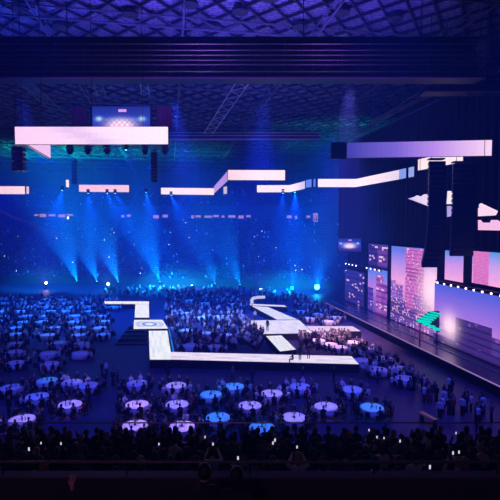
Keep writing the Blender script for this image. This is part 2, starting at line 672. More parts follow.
ribbon([at(306, 184, 83), at(311.5, 183, 82)], 'blue led panel closing the bent ribbon', lambda u, v: (.14, .25, .95), 1.4, False)
ribbon([at(313.5, 183, 81.5), at(315.5, 182.8, 81)], 'narrow blue led panel between the bent ribbon and the long ribbon', lambda u, v: (.12, .22, .9), 1.4, False)
ribbon([at(318, 183, 80), at(356, 183, 80), at(399, 174.6, 68)], 'long led ribbon bending up towards the stage side', lambda u, v: lerp3(W_WHITE, (.75, .65, 1.05), (u - .6) * 2), 1.42)
ribbon([at(399, 174.6, 68), at(406, 173, 66)], 'light blue led panel ending the long ribbon', lambda u, v: (.25, .35, 1), 1.42, False)
ribbon([at(408.5, 172.6, 65.5), at(414, 171.5, 64.5)], 'narrow blue led panel past the end of the long ribbon', lambda u, v: (.3, .4, 1), 1.42, False)
ribbon([at(418, 165, 62), at(463, 155.5, 53.5)], 'led ribbon half hidden above the speaker columns', lambda u, v: (1.05, .85, 1.05), 1.5)
p0, p1 = at(347, 150.4, 47), at(492, 151.8, 45.5)
p1.z = p0.z


def c_right(u, v):
    if u < .35:
        return lerp3((.05, .05, .45), (.20, .13, .75), u / .35)
    if u < .62:
        return lerp3((.20, .13, .75), (.50, .28, .98), (u - .35) / .27)
    return lerp3((.50, .28, .98), (1.0, .68, 1.1), (u - .62) / .38)


ribbon([p0, p1], 'wide violet led ribbon on the stage side, fading from blue to pink', c_right, 1.55)
e = empty('ribbon_end_case', at(338, 151, 47.3))
MB().box((0, 0, 0), (1.5, .5, 1.7)).build('case', M_blackmetal, e)
MB().tube([(0, 0, .85), (0, 0, ZC - e.location.z - .01)], .04, 6).build('hanging_cable', M_blackmetal, e)
tag(e, 'dark case hanging at the blue end of the wide violet ribbon', 'case')


# lower led pieces around the speaker columns
def led_piece(pix, d, col, label, up=1.0):
    P = [at(x, y, d) for x, y in pix]
    root = empty('led_banner', P[0])
    P = [p - root.location for p in P]
    mb = MB()
    n = len(P)
    me = bpy.data.meshes.new('screen')
    me.from_pydata([tuple(p) for p in P], [], [tuple(range(n))])
    a_ = me.color_attributes.new('content', 'FLOAT_COLOR', 'CORNER')
    for i in range(n):
        a_.data[i].color = (*col(P[i].x / 3, P[i].z), 1)
    me.materials.append(RS)
    link('screen', me, root)
    vs = [p + Vector((0, .03, 0)) for p in P] + [p + Vector((0, .3, 0)) for p in P]
    mb.add(vs, [tuple(range(n)), tuple(reversed(range(n, 2 * n)))] + [(i, i + n, (i + 1) % n + n, (i + 1) % n) for i in range(n)])
    mb.build('housing', M_blackmetal, root)
    c = sum(P, Vector()) / n + Vector((0, .2, 0))
    MB().tube([c, (c.x, c.y, ZC - root.location.z - .01)], .03, 5).build('hanging_cable', M_blackmetal, root)
    tag(root, label, 'led banner')


led_piece([(408, 198.6), (428.5, 206.3), (428.5, 194.2), (424, 194.2), (421, 196.5), (417, 195.2), (414, 197)], 54, lambda u, z: lerp3((.25, .3, 1), (.85, .7, 1.1), u * 3 + .5), 'pointed led panel beside the taller speaker column')
led_piece([(446.5, 204), (453, 204), (453, 193), (451, 191), (447.5, 191)], 56, lambda u, z: (1, .85, 1.05), 'white upright led panel in the gap between the speaker columns')
led_piece([(447, 217), (452, 216), (453, 206), (447, 206)], 56, lambda u, z: (.45, .38, .95), 'violet led panel under the white one between the speaker columns')
led_piece([(478, 216.3), (496, 215.3), (498, 211), (481, 203), (479, 204.5), (479, 208), (478, 208)], 45, lambda u, z: (1, .72, 1.05), 'slanted pink led panel beyond the speaker columns')
led_piece([(478, 230), (506, 230.6), (506, 222.5), (501, 222.5), (498, 220), (491, 220), (490, 222.6), (483, 222.6), (481, 220), (478, 220)], 45, lambda u, z: (.95, .52, .95), 'notched pink led panel below the slanted one beyond the speaker columns')


# ------------------------------------------------------------------ video screens
def shot(u, v):
    """the stage show on the video screens: blue stage, pink glow, white floor"""
    c = lerp3((.01, .02, .22), (.02, .05, .55), 1 - abs(v - .55) * 2)
    if .46 < u < .60 and .80 < v < .97 and int(v * 60) % 2 == 0:
        c = (.75, .35, .95)
    for sx in (.12, .86):
        c = lerp3(c, (.5, .8, 1.2), math.exp(-((u - sx) / .05) ** 2 - ((v - .62) / .06) ** 2))
    c = lerp3(c, (.1, .35, 1), .7 * math.exp(-((u - .5) / .3) ** 2 - ((v - .60) / .05) ** 2))
    k = math.exp(-((u - .5) / .2) ** 2 - ((v - .42) / .16) ** 2)
    z = (math.sin(u * 70) * math.sin(v * 40) + 1) / 2
    c = lerp3(c, lerp3((.9, .3, .8), (1.0, 1.05, 1.2), z), min(1, k * 1.7))
    if v < .25:
        c = lerp3(c, (.02, .01, .25), .6)
    return c


VS = screen_mat('video screen', 1.0)


def video(px0, px1, py0, py1, d, label, wings, fn):
    A, B, C, D = at(px0, py1, d), at(px1, py1, d), at(px1, py0, d), at(px0, py0, d)
    root = empty('video_screen', A)
    L = root.location.copy()
    grid_screen('screen', A - L, B - L, C - L, D - L, 64, 36, fn, VS, root)
    MB().add(*slab_behind(A - L, B - L, C - L, D - L, .3, .2)).build('frame', M_blackmetal, root)
    for x in (.2, .8):
        p = (A - L).lerp(B - L, x)
        MB().tube([(p.x, .2, (D - A).z), (p.x, .2, ZC - L.z - .01)], .04, 6).build('hanging_cable', M_blackmetal, root)
    tag(root, label, 'video screen')


video(92, 150, 106.5, 139, 58, 'blue video screen rising behind the large pinkish ribbon', True, shot)
vA = at(338, 253, 86)
video(338, 361, 238.5, 251.5, 81.5, 'small video screen hanging near the dark far end of the stage', False, shot)
mp_ = mat('maroon drape', (.20, .03, .07), .85, noise=.2, nscale=4)
for (a_, b_, lab) in ((72, 87, 'dark maroon banner at the outer side of the blue video screen'), (157, 172, 'dark maroon banner on the gantry side of the blue video screen')):
    P = at(a_, 128, 57.5)
    Q = at(b_, 108, 57.5)
    e = empty('banner', P)
    w, h = Q.x - P.x, Q.z - P.z
    mb = MB()
    n = 12
    vs = []
    for j in (0, 1):
        for i in range(n + 1):
            for t in (-.03, .03):
                vs.append((w * i / n, math.sin(i * 1.9) * .08 + t, h * j))
    fs = []
    for i in range(n):
        a, c = 2 * i, 2 * (n + 1) + 2 * i
        fs += [(a, a + 2, c + 2, c), (a + 3, a + 1, c + 1, c + 3), (c, c + 2, c + 3, c + 1), (a + 1, a + 3, a + 2, a)]
    mb.add(vs, fs).build('cloth', mp_, e)
    MB().tube([(-.2, 0, h + .05), (w + .2, 0, h + .05)], .06, 6).build('batten', M_steel, e)
    for x in (.1 * w, .9 * w):
        MB().tube([(x, 0, h), (x, 0, ZC - P.z - .01)], .03, 5).build('hanging_wire', M_blackmetal, e)
    tag(e, lab, 'banner')


# ------------------------------------------------------------------ line array speakers
def line_array(px, py_top, d, n, w, h, label, curve=.10, face=0.0, yaw=0):
    p = at(px, py_top, d)
    root = empty('line_array_speaker', p, yaw)
    y, z, a = 0.0, 0.0, 0.0
    MB().box((0, .35, .25), (w * .9, .9, .14)).build('flying_frame', M_steel, root)
    for k in range(n):
        a = curve * max(0, k - n * .45) * .12
        R = Matrix.Rotation(a, 3, 'X')
        c = Vector((0, y + .35, z - h / 2))
        mb = MB()
        tw = w / 2
        # a trapezoid cabinet narrowing to the back
        vs = [Vector(q) for q in [(-tw, -.4, -h * .46), (tw, -.4, -h * .46), (tw * .8, .45, -h * .36), (-tw * .8, .45, -h * .36), (-tw, -.4, h * .46), (tw, -.4, h * .46), (tw * .8, .45, h * .36), (-tw * .8, .45, h * .36)]]
        mb.add([R @ q + c for q in vs], [(3, 2, 1, 0), (4, 5, 6, 7), (0, 1, 5, 4), (1, 2, 6, 5), (2, 3, 7, 6), (3, 0, 4, 7)])
        cab = mb.build('cabinet', M_blackmetal, root)
        g = MB()
        g.box(R @ Vector((0, -.42, 0)) + c, (w * .9, .03, h * .8), 0, 0, R)
        g.build('grille', M_grille, cab)
        z -= h * math.cos(a)
        y += h * math.sin(a)
    for x in (-.3, .3):
        MB().tube([(x * w, .35, .3), (x * w, .35, ZC - p.z - .01)], .03, 6).build('chain', M_blackmetal, root)
    tag(root, label, 'speaker')
    return root


line_array(437.5, 161, 48.5, 22, 1.74, .53, 'tall curved black line array speaker column nearer the led wall centre', curve=.42)
line_array(465, 164, 49.5, 19, 2.6, .53, 'wide black line array speaker column beside the taller curved one', curve=.12)
line_array(17, 146.5, 39.4, 5, .95, .42, 'short black speaker cluster under the outer end of the large ribbon', curve=.1)
line_array(154, 152, 58, 9, .8, .42, 'slim far speaker column under the gantry end of the large ribbon', curve=.3)
line_array(73.5, 160, 80, 7, .7, .6, 'slim dark speaker column hanging before the far short ribbon', curve=.1)


# ------------------------------------------------------------------ moving head lamps
def lamp_proto(lens):
    r_ = empty('moving_head_lamp')
    b_ = MB().box((0, 0, -.1), (.5, .4, .2)).build('base', M_blackmetal, r_)
    y_ = MB().box((-.28, 0, -.38), (.06, .2, .5)).box((.28, 0, -.38), (.06, .2, .5)).box((0, 0, -.2), (.6, .2, .06)).build('yoke', M_blackmetal, r_)
    h_ = MB().lathe([(.12, -.25), (.2, -.3), (.22, -.6), (.2, -.85)], 14).build('head', M_blackmetal, r_, True)
    l_ = MB().lathe([(.17, -.853), (.165, -.87)], 14).build('lens', lens, r_)
    reg(r_, b_, y_, h_, l_)
    return r_


LAMP_DARK = lamp_proto(M_lens)
LAMP_BLUE = lamp_proto(glow('blue lamp lens', (.05, .45, 1.0), 14))
first = {0: True, 1: True}


def place_lamp(blue, loc, label, group=None, scale=1.0):
    src = LAMP_BLUE if blue else LAMP_DARK
    if first[int(blue)]:
        first[int(blue)] = False
        o = src
        o.location = loc
        o.scale = (scale,) * 3
    else:
        o = dup(src, loc, 0, scale)
    tag(o, label, 'stage lamp', group)
    return o


for x in (70, 88, 107, 145, 165):
    p = at(x, 145, 39.1)
    p.z = at(250, 135.5, 38.9).z - .80
    place_lamp(False, p, 'unlit moving head lamp hanging under the large pinkish ribbon', 'unlit lamps under the large ribbon', .9)
place_lamp(True, at(126, 145, 39.2), 'lit blue moving head lamp under the large pinkish ribbon', None, .5)

# ------------------------------------------------------------------ lights
LN = [0]


def spot(loc, tgt, col, power, deg, blend=.4, radius=.15):
    LN[0] += 1
    l = bpy.data.lights.new('stage or fill spot', 'SPOT')
    l.energy = power
    l.color = col
    l.spot_size = math.radians(deg)
    l.spot_blend = blend
    l.shadow_soft_size = radius
    o = bpy.data.objects.new('stage_or_fill_spot', l)
    COL.objects.link(o)
    o.location = loc
    o.rotation_euler = (Vector(tgt) - Vector(loc)).to_track_quat('-Z', 'Y').to_euler()
    return o


BLUE = (.0, .07, 1.0)
CYAN = (.0, .55, 1.0)
VIO = (.06, .03, 1.0)
K = 1000.0
# beams under the far ribbons, shining down through the haze
downs = [(62, 191, 96, -12, 1.0), (88, 194, 94, -4, .6), (107, 194, 94, 4, .8), (115, 194, 94, 6, .6), (146, 193, 98, 0, .9), (171, 196, 98, 6, .7), (283, 194, 92, 0, .5), (295, 193, 90, 2, 1.2)]
for i, (x, y, d, dx, k) in enumerate(downs):
    p = at(x, y, d)
    spot(p, (p.x + dx * .8, p.y + 14, p.z - 14), (.0, .30, 1), 360 * K * k, 36, .9, .15)
    place_lamp(True, p + Vector((0, .1, 1.0)), 'lit blue moving head lamp shining down below the far ribbons', 'lit blue lamps below the far ribbons')
# beams from the floor edge, thrown up and to one side
for i, (x, y) in enumerate([(77, 281), (97, 281), (118, 281.5), (160, 281.5), (215, 283), (240, 284)]):
    p = at(x, y, 120.4)
    k = (1, .8, 1, 1, .25, .4)[i]
    o_ = place_lamp(True, p - Vector((0, 0, .9)), 'lit blue lamp at the floor edge throwing its beam up the far stand', 'lit blue lamps at the floor edge')
    o_.rotation_euler = (math.pi, 0, 0)
    spot(p, (p.x - 5.0, p.y + 1.5, p.z + 13), (.0, .72, 1), 640 * K * k, 46, .8, .15)


def flood(px, py, d, col, size, strength, label, power=500):
    p = at(px, py, d)
    r_ = empty('flood_lamp', p)
    o = MB().lathe([(size * 1.2, 0), (size * 1.25, .1), (size * .8, .5)], 18)
    M = Matrix.Rotation(math.pi / 2, 4, 'X')
    hh = MB()
    hh.v = [tuple((Matrix.Rotation(-math.pi / 2, 3, 'X') @ Vector(v)) + Vector((0, 0, 0))) for v in o.v]
    hh.f, hh.m = o.f, o.m
    hh.build('housing', M_blackmetal, r_, True)
    l_ = MB().lathe([(size, 0), (size * .8, .06), (size * .3, .1)], 18)
    ll = MB()
    ll.v = [tuple(Matrix.Rotation(math.pi / 2, 3, 'X') @ Vector(v)) for v in l_.v]
    ll.f, ll.m = l_.f, l_.m
    ll.build('lens', glow('flood lens %d' % px, col, strength), r_, True)
    MB().box((0, .2, -(p.z) / 2 - size * .6), (.12, .12, max(.1, p.z - size * 1.2))).build('stand', M_blackmetal, r_)
    tag(r_, label, 'lamp')
    spot(p + Vector((0, -.3, 0)), EYE + Vector((0, 0, 9)), col, strength * power, 15, 1.0, .1)
    if col[0] > .1:  # extra unseen spot added for a glow around the lamp
        spot(p + Vector((0, -.5, .3)), p + Vector((0, -3, 6)), (.45, .35, 1), 4 * K, 110, 1.0, .1)
    else:
        spot(p + Vector((0, -.5, .3)), p + Vector((1, -1, 9)), (.0, .7, 1), strength * 2.2 * K, 60, 1.0, .1)


flood(46, 283, 118, (.7, .45, 1), .3, 40, 'bright white lamp at the floor edge, the one farthest from the stage')
flood(108, 284, 117, (.55, .45, 1), .3, 40, 'bright white lamp at the floor edge above the catwalk corner')
flood(192, 286, 115, (.65, .5, 1), .3, 40, 'bright white lamp at the floor edge behind the middle crowd')
flood(261, 289, 111, (.55, .5, 1), .28, 34, 'bright white lamp behind the curved light bar')
flood(292, 288, 112, (.0, .34, 1), .36, 40, 'cyan lamp between the white lamp and the big cyan lamp', 1600)
flood(317, 287, 110, (.01, .40, 1), .62, 60, 'largest cyan lamp glaring at the far floor edge by the stage', 2600)

# unseen wash spots added as blue and violet fill
for k in range(8):
    x = -58 + k * 11
    spot((x, 102, 24.5), (x - 2, 142, 6), BLUE, 60 * K, 110, 1.0, 2.5)
for k in range(6):
    x = -46 + k * 12
    spot((x, 76, 33), (x, 84, 0), BLUE, 75 * K, 90, 1.0, 2.0)
for k in range(6):
    x = -34 + k * 11
    spot((x, 24, 36.5), (x, 44, 0), (.01, .06, 1), 16 * K, 60, 1.0, 1.5)
for k in range(5):
    x = -26 + k * 11
    spot((x, 24, 37), (x, 45, 0), VIO, 19 * K, 60, 1.0, 1.5)
# unseen spots added to brighten the packed middle of the floor
for (x, y, tx, ty, col, pw, an) in [(q + ((16,) if q[1] == 60 and q[0] == 1.2 else (38,))) for q in [(1.2, 60, .8, 69, (.8, .5, 1), 12), (-10, 60, -9, 76, (.12, .22, 1), 150), (2, 60, 0, 72, (.14, .2, 1), 80), (12, 55, 13, 66, (1, .5, .9), 90), (-30, 60, -28, 70, (.06, .16, 1), 45), (-42, 70, -40, 84, (.05, .14, 1), 45)]]:
    spot((x, y, 33.5), (tx, ty, 0), col, pw * K, an, 1.0, .6)
# unseen violet uplights added behind the near gantry to brighten the roof deck
for (x, col, pw) in [(-4, (.11, .065, 1), 2.2), (4, (.11, .065, 1), 2.2), (12, (.10, .05, 1), 1.2), (-13, (.08, .05, 1), 2.2), (-22, (.02, .05, 1), 1.4), (-30, (.01, .05, 1), 1.2)]:
    spot((x, 43.2, 30.9), (x, 48, 38), col, pw * 3.6 * K, 160, .8, .8)
for (x, y, col, pw) in [(-20, 70, (.0, .06, .8), 1), (2, 70, (.03, .05, 1), 1), (-24, 110, (.0, .06, .8), 2), (4, 110, (.03, .04, 1), 2)]:  # unseen uplights added to lift the haze and roof farther back
    spot((x, y, 30), (x, y + 8, 38), col, pw * 4 * K, 150, 1.0, 1.5)
spot((-6, 25, 21), (-6, 40, 31), (.42, .16, 1), 1.1 * K, 95, 1.0, 1.0)  # unseen purple fill spots added in front of the near gantry
spot((9, 25, 21), (9, 40, 31), (.36, .10, 1), .8 * K, 80, 1.0, 1.0)
# unseen rose fill added behind the camera to brighten the near people
ar = bpy.data.lights.new('rose fill light', 'AREA')
ar.energy = 60
ar.size = 3
ar.color = (1, .3, .75)
ao = bpy.data.objects.new('rose_fill_light', ar)
COL.objects.link(ao)
ao.location = (-3, -3.5, 17.4)
ao.rotation_euler = (Vector((-.6, 6.5, 11.5)) - ao.location).to_track_quat('-Z', 'Y').to_euler()
# a faint violet follow spot beam crossing over the far stand from the side
pa_, pb_ = at(-12, 206, 98), at(58, 236, 104)
spot(pa_, pb_, (1, .5, 1), 150 * K, 8, .5, .1)
pa_, pb_ = at(404, 181, 66), at(350, 226, 80)
spot(pa_, pb_, (1, .45, .9), 60 * K, 4, .5, .1)

# ------------------------------------------------------------------ main stage and led wall
def wall_at(d, z, off=0.0):
    """point on the led wall line at ground distance d; off moves it towards the audience"""
    return Vector((25.2 - .178 * (d - 60) - off, d, z))


ZS = 1.2
edge0, edge1 = at_z(326, 303, ZS), at_z(520, 396, ZS)
stage = empty('stage', (edge0.x, edge0.y, 0))
L = stage.location.copy()
poly = [edge0 - L, edge1 - L, wall_at(edge1.y, 0, -1.5) - L, wall_at(edge0.y, 0, -1.5) - L]
MB().prism([(p.x, p.y) for p in poly], 1.0, ZS).build('deck', M_gloss, stage)
MB().prism([(p.x * .995 + .2, p.y) for p in poly], 0, .995).build('skirt', M_black, stage)
dd = (edge1 - edge0).normalized()
nn = Vector((dd.y, -dd.x, 0))
mtrim = glow('stage edge light', (.50, .30, .95), .55)
MB().bar(edge0 - L + Vector((-.1, 0, .03)), edge1 - L + Vector((-.1, 0, .03)), .1, .1).build('edge_light', mtrim, stage)
sa, sb = at_z(332, 301.5, ZS), at_z(500, 374, ZS)
MB().bar(sa - L + Vector((0, 0, .05)), sb - L + Vector((0, 0, .05)), .12, .08).build('inner_trim', mat('silver trim', (.5, .5, .55), .3, .8, noise=.1), stage)
tag(stage, 'long low stage with glossy dark deck below the led wall', 'stage')

WS = screen_mat('led wall screen', 1.0)
tw = random.Random(5)


def h2(i, j):
    return (math.sin(i * 127.1 + j * 311.7) * 43758.5453) % 1.0


def city(dkey, towers, skyt, skym, skyb, glowx=None, wcol=(1.0, .62, 1.05), wk=.75, cells=(60, 70)):
    """city at dusk: sky gradient, towers with lit windows. towers: (u0, u1, top, colour, lit)"""
    def fn(u, v):
        c = lerp3(skym, skyt, (v - .55) / .4) if v > .55 else lerp3(skyb, skym, v / .55)
        for (a, b_, top, col, lit) in towers:
            if a <= u <= b_ and v < top:
                c = lerp3(col, skym, .05)
                i, j = int((u - a) * cells[0]), int(v * cells[1])
                if j % 3 == 0:
                    c = tuple(q * .5 for q in c)
                if h2(i + dkey, j) < lit:
                    c = lerp3(c, wcol, wk)
                c = tuple(q * (.92 + .16 * h2(i * 3 + 1, j * 5 + dkey)) for q in c)
        if glowx is not None:
            k = math.exp(-((u - glowx[0]) / glowx[2]) ** 2 - ((v - glowx[1]) / glowx[3]) ** 2)
            c = lerp3(c, (1.15, .8, 1.15), k)
        return c
    return fn


def wall_panel(da, db, z0, z1, fn, label, off=0.0, nu=60, nv=70):
    z0 = max(z0, ZS + .07)
    A, B, C, D = wall_at(da, z0, off), wall_at(db, z0, off), wall_at(db, z1, off), wall_at(da, z1, off)
    root = empty('led_screen', A)
    L = root.location.copy()
    grid_screen('screen', A - L, B - L, C - L, D - L, nu, nv, fn, WS, root)
    MB().add(*slab_behind(A - L, B - L, C - L, D - L, .35, .04)).build('housing', M_blackmetal, root)
    tag(root, label, 'led wall')


_B, _P, _U = (.17, .22, .95), (.80, .34, .85), (.22, .10, .62)
DK = (.03, .02, .22)
wall_panel(92, 82.8, ZS, 7.7, city(1, [(0, 1, .97, (.03, .015, .26), .10)], (.04, .03, .3), (.08, .05, .42), (.05, .04, .34), cells=(13, 20), wk=.6), 'dim violet led panel with dotted windows at the far end of the led wall')
wall_panel(81.3, 74, ZS, 9.0, city(2, [(0, .3, .55, (.08, .04, .5), .1), (.45, .8, .88, (.36, .09, .6), .14), (.7, 1, .7, (.26, .06, .55), .14)], (.1, .22, 1), (.5, .2, .9), (.12, .06, .5), cells=(14, 24)), 'blue and pink city led panel under the far row of white lamps')
wall_panel(81.3, 74, 9.35, 13.3, city(3, [(0, .6, .95, (.03, .012, .2), .1), (.5, 1, .9, (.14, .04, .38), .14)], (.05, .04, .3), (.12, .06, .42), (.12, .06, .4), cells=(14, 12), wk=.8), 'dark led panel with tower windows above the far row of white lamps')
wall_panel(72.8, 60.3, ZS, 13.2, city(4, [(.0, .12, .55, (.30, .12, .75), .12), (.36, .76, .99, (.60, .13, .66), .07), (.13, .3, .5, (.22, .09, .62), .14), (.55, .9, .42, (.30, .09, .58), .14), (.0, .35, .3, (.09, .04, .42), .16), (.25, .6, .22, (.12, .05, .46), .16)],
                                       (.14, .2, 1), (.92, .38, .92), (.12, .05, .5), (.90, .52, .2, .28), cells=(44, 66)), 'tall bright led panel of a pink city tower at dusk', nu=90, nv=90)
wall_panel(58.6, 54.9, 9.4, 13.2, city(5, [], (.12, .28, 1), (.62, .3, 1), (.92, .42, .92)), 'narrow sky blue and pink led panel behind the speaker columns')
wall_panel(53.3, 44.5, 9.6, 13.4, city(6, [(.02, .32, 1, (.85, .2, .75), .04)], (.12, .32, 1), (.62, .36, 1), (.98, .42, .92)), 'upper led panel of pink tower and blue sky above the near row of lamps')
wall_panel(59.4, 44.5, ZS, 8.8, city(7, [(.30, .72, .52, (.035, .012, .2), .03), (.0, .14, .4, (.38, .18, .75), .12), (.14, .3, .26, (.25, .1, .5), .1), (.72, 1, .38, (.06, .03, .3), .05), (0, 1, .12, (.03, .015, .2), .05)],
                                      (.09, .12, .85), (.36, .17, .88), (.85, .30, .85), (.22, .33, .1, .2), (.5, .2, .8), .3, (26, 30)), 'low wide led panel with a dark tower against a violet dusk sky', off=.8, nu=90, nv=70)
# dark posts and masking around the screens
for (da, db, z1, lab) in [(74, 72.8, 13.4, 'dark post between the dark window panel and the tall bright panel'), (82.8, 81.3, 10.5, 'dark post between the dim violet panel and the city panel'), (54.9, 53.4, 13.3, 'dark post behind the wide speaker column'),
                          (60.3, 58.7, 13.2, 'slim dark post at the end of the tall bright panel')]:
    A, B = wall_at(da - .12, 0, -.1), wall_at(db + .12, 0, -.1)
    e = empty('stage_post', (A.x, A.y, ZS))
    MB().bar((0, 0, (z1 - ZS) / 2), (B.x - A.x, B.y - A.y, (z1 - ZS) / 2), .4, z1 - ZS).build('mast', M_black, e)
    MB().bar((.0, 0, .03), (B.x - A.x, B.y - A.y, .03), .5, .06).build('foot_plate', M_blackmetal, e)
    tag(e, lab, 'post')
# masking drape above the wall
mb = MB()
n = 160
vs = []
for z in (13.55, 33.0):
    for i in range(n + 1):
        d = 96 - (96 - 40) * i / n
        p = wall_at(d, z, -.1 + .16 * math.sin(i * 1.7))
        q = p + Vector((.12, 0, 0))
        vs += [p, q]
fs = []
for i in range(n):
    a, c = 2 * i, 2 * (n + 1) + 2 * i
    fs += [(a, a + 2, c + 2, c), (a + 3, a + 1, c + 1, c + 3), (c, c + 2, c + 3, c + 1), (a + 1, a + 3, a + 2, a)]
e = empty('masking_drape', wall_at(96, 13.55, 0))
L = e.location.copy()
mb.add([v - L for v in vs], fs).build('cloth', M_black, e)
a, b_ = wall_at(96, 33.1), wall_at(40, 33.1)
MB().tube([a - L, b_ - L], .1, 8).build('batten', M_steel, e)
for t in (.1, .3, .5, .7, .9):
    p = a.lerp(b_, t) - L
    MB().tube([p, (p.x, p.y, ZC - L.z - .01)], .04, 5).build('hanging_wire', M_blackmetal, e)
tag(e, 'tall black pleated masking drape above the led wall', 'drape')
# drape behind the dim far end, beside the far stand
e = empty('masking_drape', (20.5, 95.5, 0))
mb = MB()
vs = []
for z in (0.02, 13.4):
    for i in range(81):
        d = 96 - 56 * i / 80
        p = wall_at(d, z, -1.95 + .12 * math.sin(i * 1.9)) - e.location
        vs += [p, p + Vector((.1, 0, 0))]
fs = []
for i in range(80):
    a, c = 2 * i, 2 * 81 + 2 * i
    fs += [(a, a + 2, c + 2, c), (a + 3, a + 1, c + 1, c + 3), (c, c + 2, c + 3, c + 1), (a + 1, a + 3, a + 2, a)]
mb.add(vs, fs).build('cloth', M_black, e)
tag(e, 'black backing drape standing behind the led wall panels', 'drape')


def lamp_bar(da, db, n, z, label, lablamp, group):
    A, B = wall_at(da, z, .55), wall_at(db, z, .55)
    e = empty('lamp_bar', A)
    d_ = B - A
    MB().tube([(0, 0, 0), d_], .09, 8).build('bar_tube', M_steel, e)
    for t in (.1, .5, .9):
        p = d_ * t
        MB().bar(p, p + Vector((.5, .1, 0)), .08).build('bracket', M_blackmetal, e)
    tag(e, label, 'lamp bar')
    gm = glow('white blinder lens', (.95, .62, 1.0), 5)
    for i in range(n):
        p = A + d_ * ((i + .5) / n) + Vector((-.12, -.05, -.22))
        l = empty('blinder_lamp', p)
        MB().box((.08, .05, 0), (.3, .42, .36)).build('case', M_blackmetal, l)
        mb = MB()
        o = MB().lathe([(.17, 0), (.13, .05), (.05, .07)], 12)
        R = Matrix.Rotation(math.radians(-110), 3, 'Y')
        R = Vector((-.75, -.65, 0)).to_track_quat('Z', 'Y').to_matrix()
        mb.v = [tuple(R @ Vector(v) * .7 + Vector((-.14, -.12, 0))) for v in o.v]
        mb.f, mb.m = o.f, o.m
        mb.build('lens', gm, l, True)
        tag(l, lablamp, 'stage lamp', group)


lamp_bar(90.5, 84.0, 4, 9.2, 'far lamp bar over the dim violet panel', 'white blinder lamp on the far bar over the dim violet panel', 'blinders over the dim violet panel')
lamp_bar(81.0, 74.5, 4, 9.2, 'lamp bar crossing between the dark window panel and the city panel', 'white blinder lamp on the bar above the blue and pink city panel', 'blinders over the city panel')
lamp_bar(59.6, 45.5, 10, 9.15, 'long lamp bar above the low wide led panel', 'white blinder lamp on the long bar above the low wide panel', 'blinders over the low wide panel')

# teal lit steps in front of the tall panel: two flights meeting in a point
tealm = glow('teal step light', (.0, .75, .72), .95)
e = empty('light_staircase', at_z(428, 345.5, ZS))
d_st = e.location.y
L = e.location.copy()


def st(px, py, dd_=0):
    return at(px, py, d_st + dd_) - L


for i in range(5):
    t = i / 4
    a, b_ = st(416.5 + 3.5 * t * 1.4, 320 - 1.6 * i * .95), st(434 + 1.2 * i, 323.0 - 2.3 * i - .6)
    a2, b2 = a, b_
    a, b_ = st(417 + 3.2 * i, 320.2 - 2.1 * i), st(431 + 2.3 * i, 321.8 - 1.9 * i)
    MB().bar(a, b_, .55, .17).build('upper_tread', tealm, e)
for i in range(4):
    a, b_ = st(418.5 + 5 * i, 321.3 + 2.5 * i), st(424.5 + 5 * i, 321.6 + 2.6 * i)
    MB().bar(a, b_, .55, .28).build('lower_tread', tealm, e)
p = [st(417, 321.5), st(440, 333.5), st(440, 312), st(431, 312)]
vs = [q + Vector((.1, .4, 0)) for q in p] + [q + Vector((.1, .7, 0)) for q in p]
MB().add(vs, [(0, 1, 2, 3), (7, 6, 5, 4), (0, 4, 5, 1), (1, 5, 6, 2), (2, 6, 7, 3), (3, 7, 4, 0)]).build('side_panel', mat('dark blue step panel', (.02, .02, .08), .6, noise=.2), e)
for px in (421, 438):
    a = st(px, 322 + (px - 418) * .5)
    MB().box((a.x + .1, .55, a.z / 2 - .02), (.12, .12, a.z + .04)).build('post', M_blackmetal, e)
tag(e, 'teal-lit steps forming an arrow point on the stage before the pink tower', 'stairs')

# ------------------------------------------------------------------ catwalk with led floor
ZK = 1.0
cat = empty('catwalk', (0, 0, 0))
cat2 = empty('catwalk', (0, 0, 0))


def led_floor(pix, fn, root, nu=24, nv=8, base=M_black, name='led_floor'):
    """pix: corners as near left, near right, far right, far left"""
    P = [at_z(x, y, ZK) for x, y in pix]
    s_ = grid_screen(name, *P, nu, nv, fn, screen_mat('catwalk led floor', 1.0), root)
    c = sum(P, Vector()) / 4
    Q = [c + (p - c) * 1.0 + (p - c).normalized() * .05 for p in P]
    MB().prism([(q.x, q.y) for q in Q], 0.0, ZK - .02).build('base_block', base, root)


def white_floor(seed, tint=(.92, .92, 1.12), dark=.25):
    def fn(u, v):
        n1 = h2(int(u * 18) + seed, int(v * 5))
        n2 = math.sin(u * 23 + seed) * math.sin(v * 9 + seed * 2)
        c = lerp3(tint, (.45, .5, 1.0), max(0, min(1, dark * (n1 * .8 + n2 * .7))))
        return c
    return fn


def ring_floor(u, v):
    r_ = math.hypot((u - .5) * 2, (v - .5) * 2)
    c = (.85, .84, 1.05)
    if .28 < r_ < .52:
        c = (.20, .32, .85)
    if .62 < r_ < .9 and abs(v - .5) < .3:
        c = (.50, .56, 1.0)
    return c


led_floor([(105, 304), (149, 304), (149, 301.4), (104, 301.2)], white_floor(1), cat, 30, 3)
led_floor([(134.6, 317.6), (149.2, 317.6), (148.8, 304.2), (135.3, 304.2)], white_floor(2), cat, 6, 12)
led_floor([(133.6, 329), (168, 328.6), (162.5, 319.8), (134, 319.8)], ring_floor, cat, 40, 40)
led_floor([(149.8, 359.6), (172, 359.6), (167.4, 330.6), (148.8, 330.8)], white_floor(3, (.92, .95, 1.12), .4), cat, 8, 20)
led_floor([(172.2, 359.5), (359, 364.2), (351.5, 356.2), (170.8, 351.9)], white_floor(4, (.90, .78, 1.08), .45), cat, 60, 4)
a_, b_ = at_z(172.6, 352, .7), at_z(168.6, 330.8, .7)
MB().bar(a_ + Vector((.12, 0, 0)), b_ + Vector((.12, 0, 0)), .1, .5).build('side_light', glow('blue side light', (.02, .22, 1), .9), cat)
tag(cat, 'stepped white led catwalk running from the ring square to the long front walkway', 'catwalk')
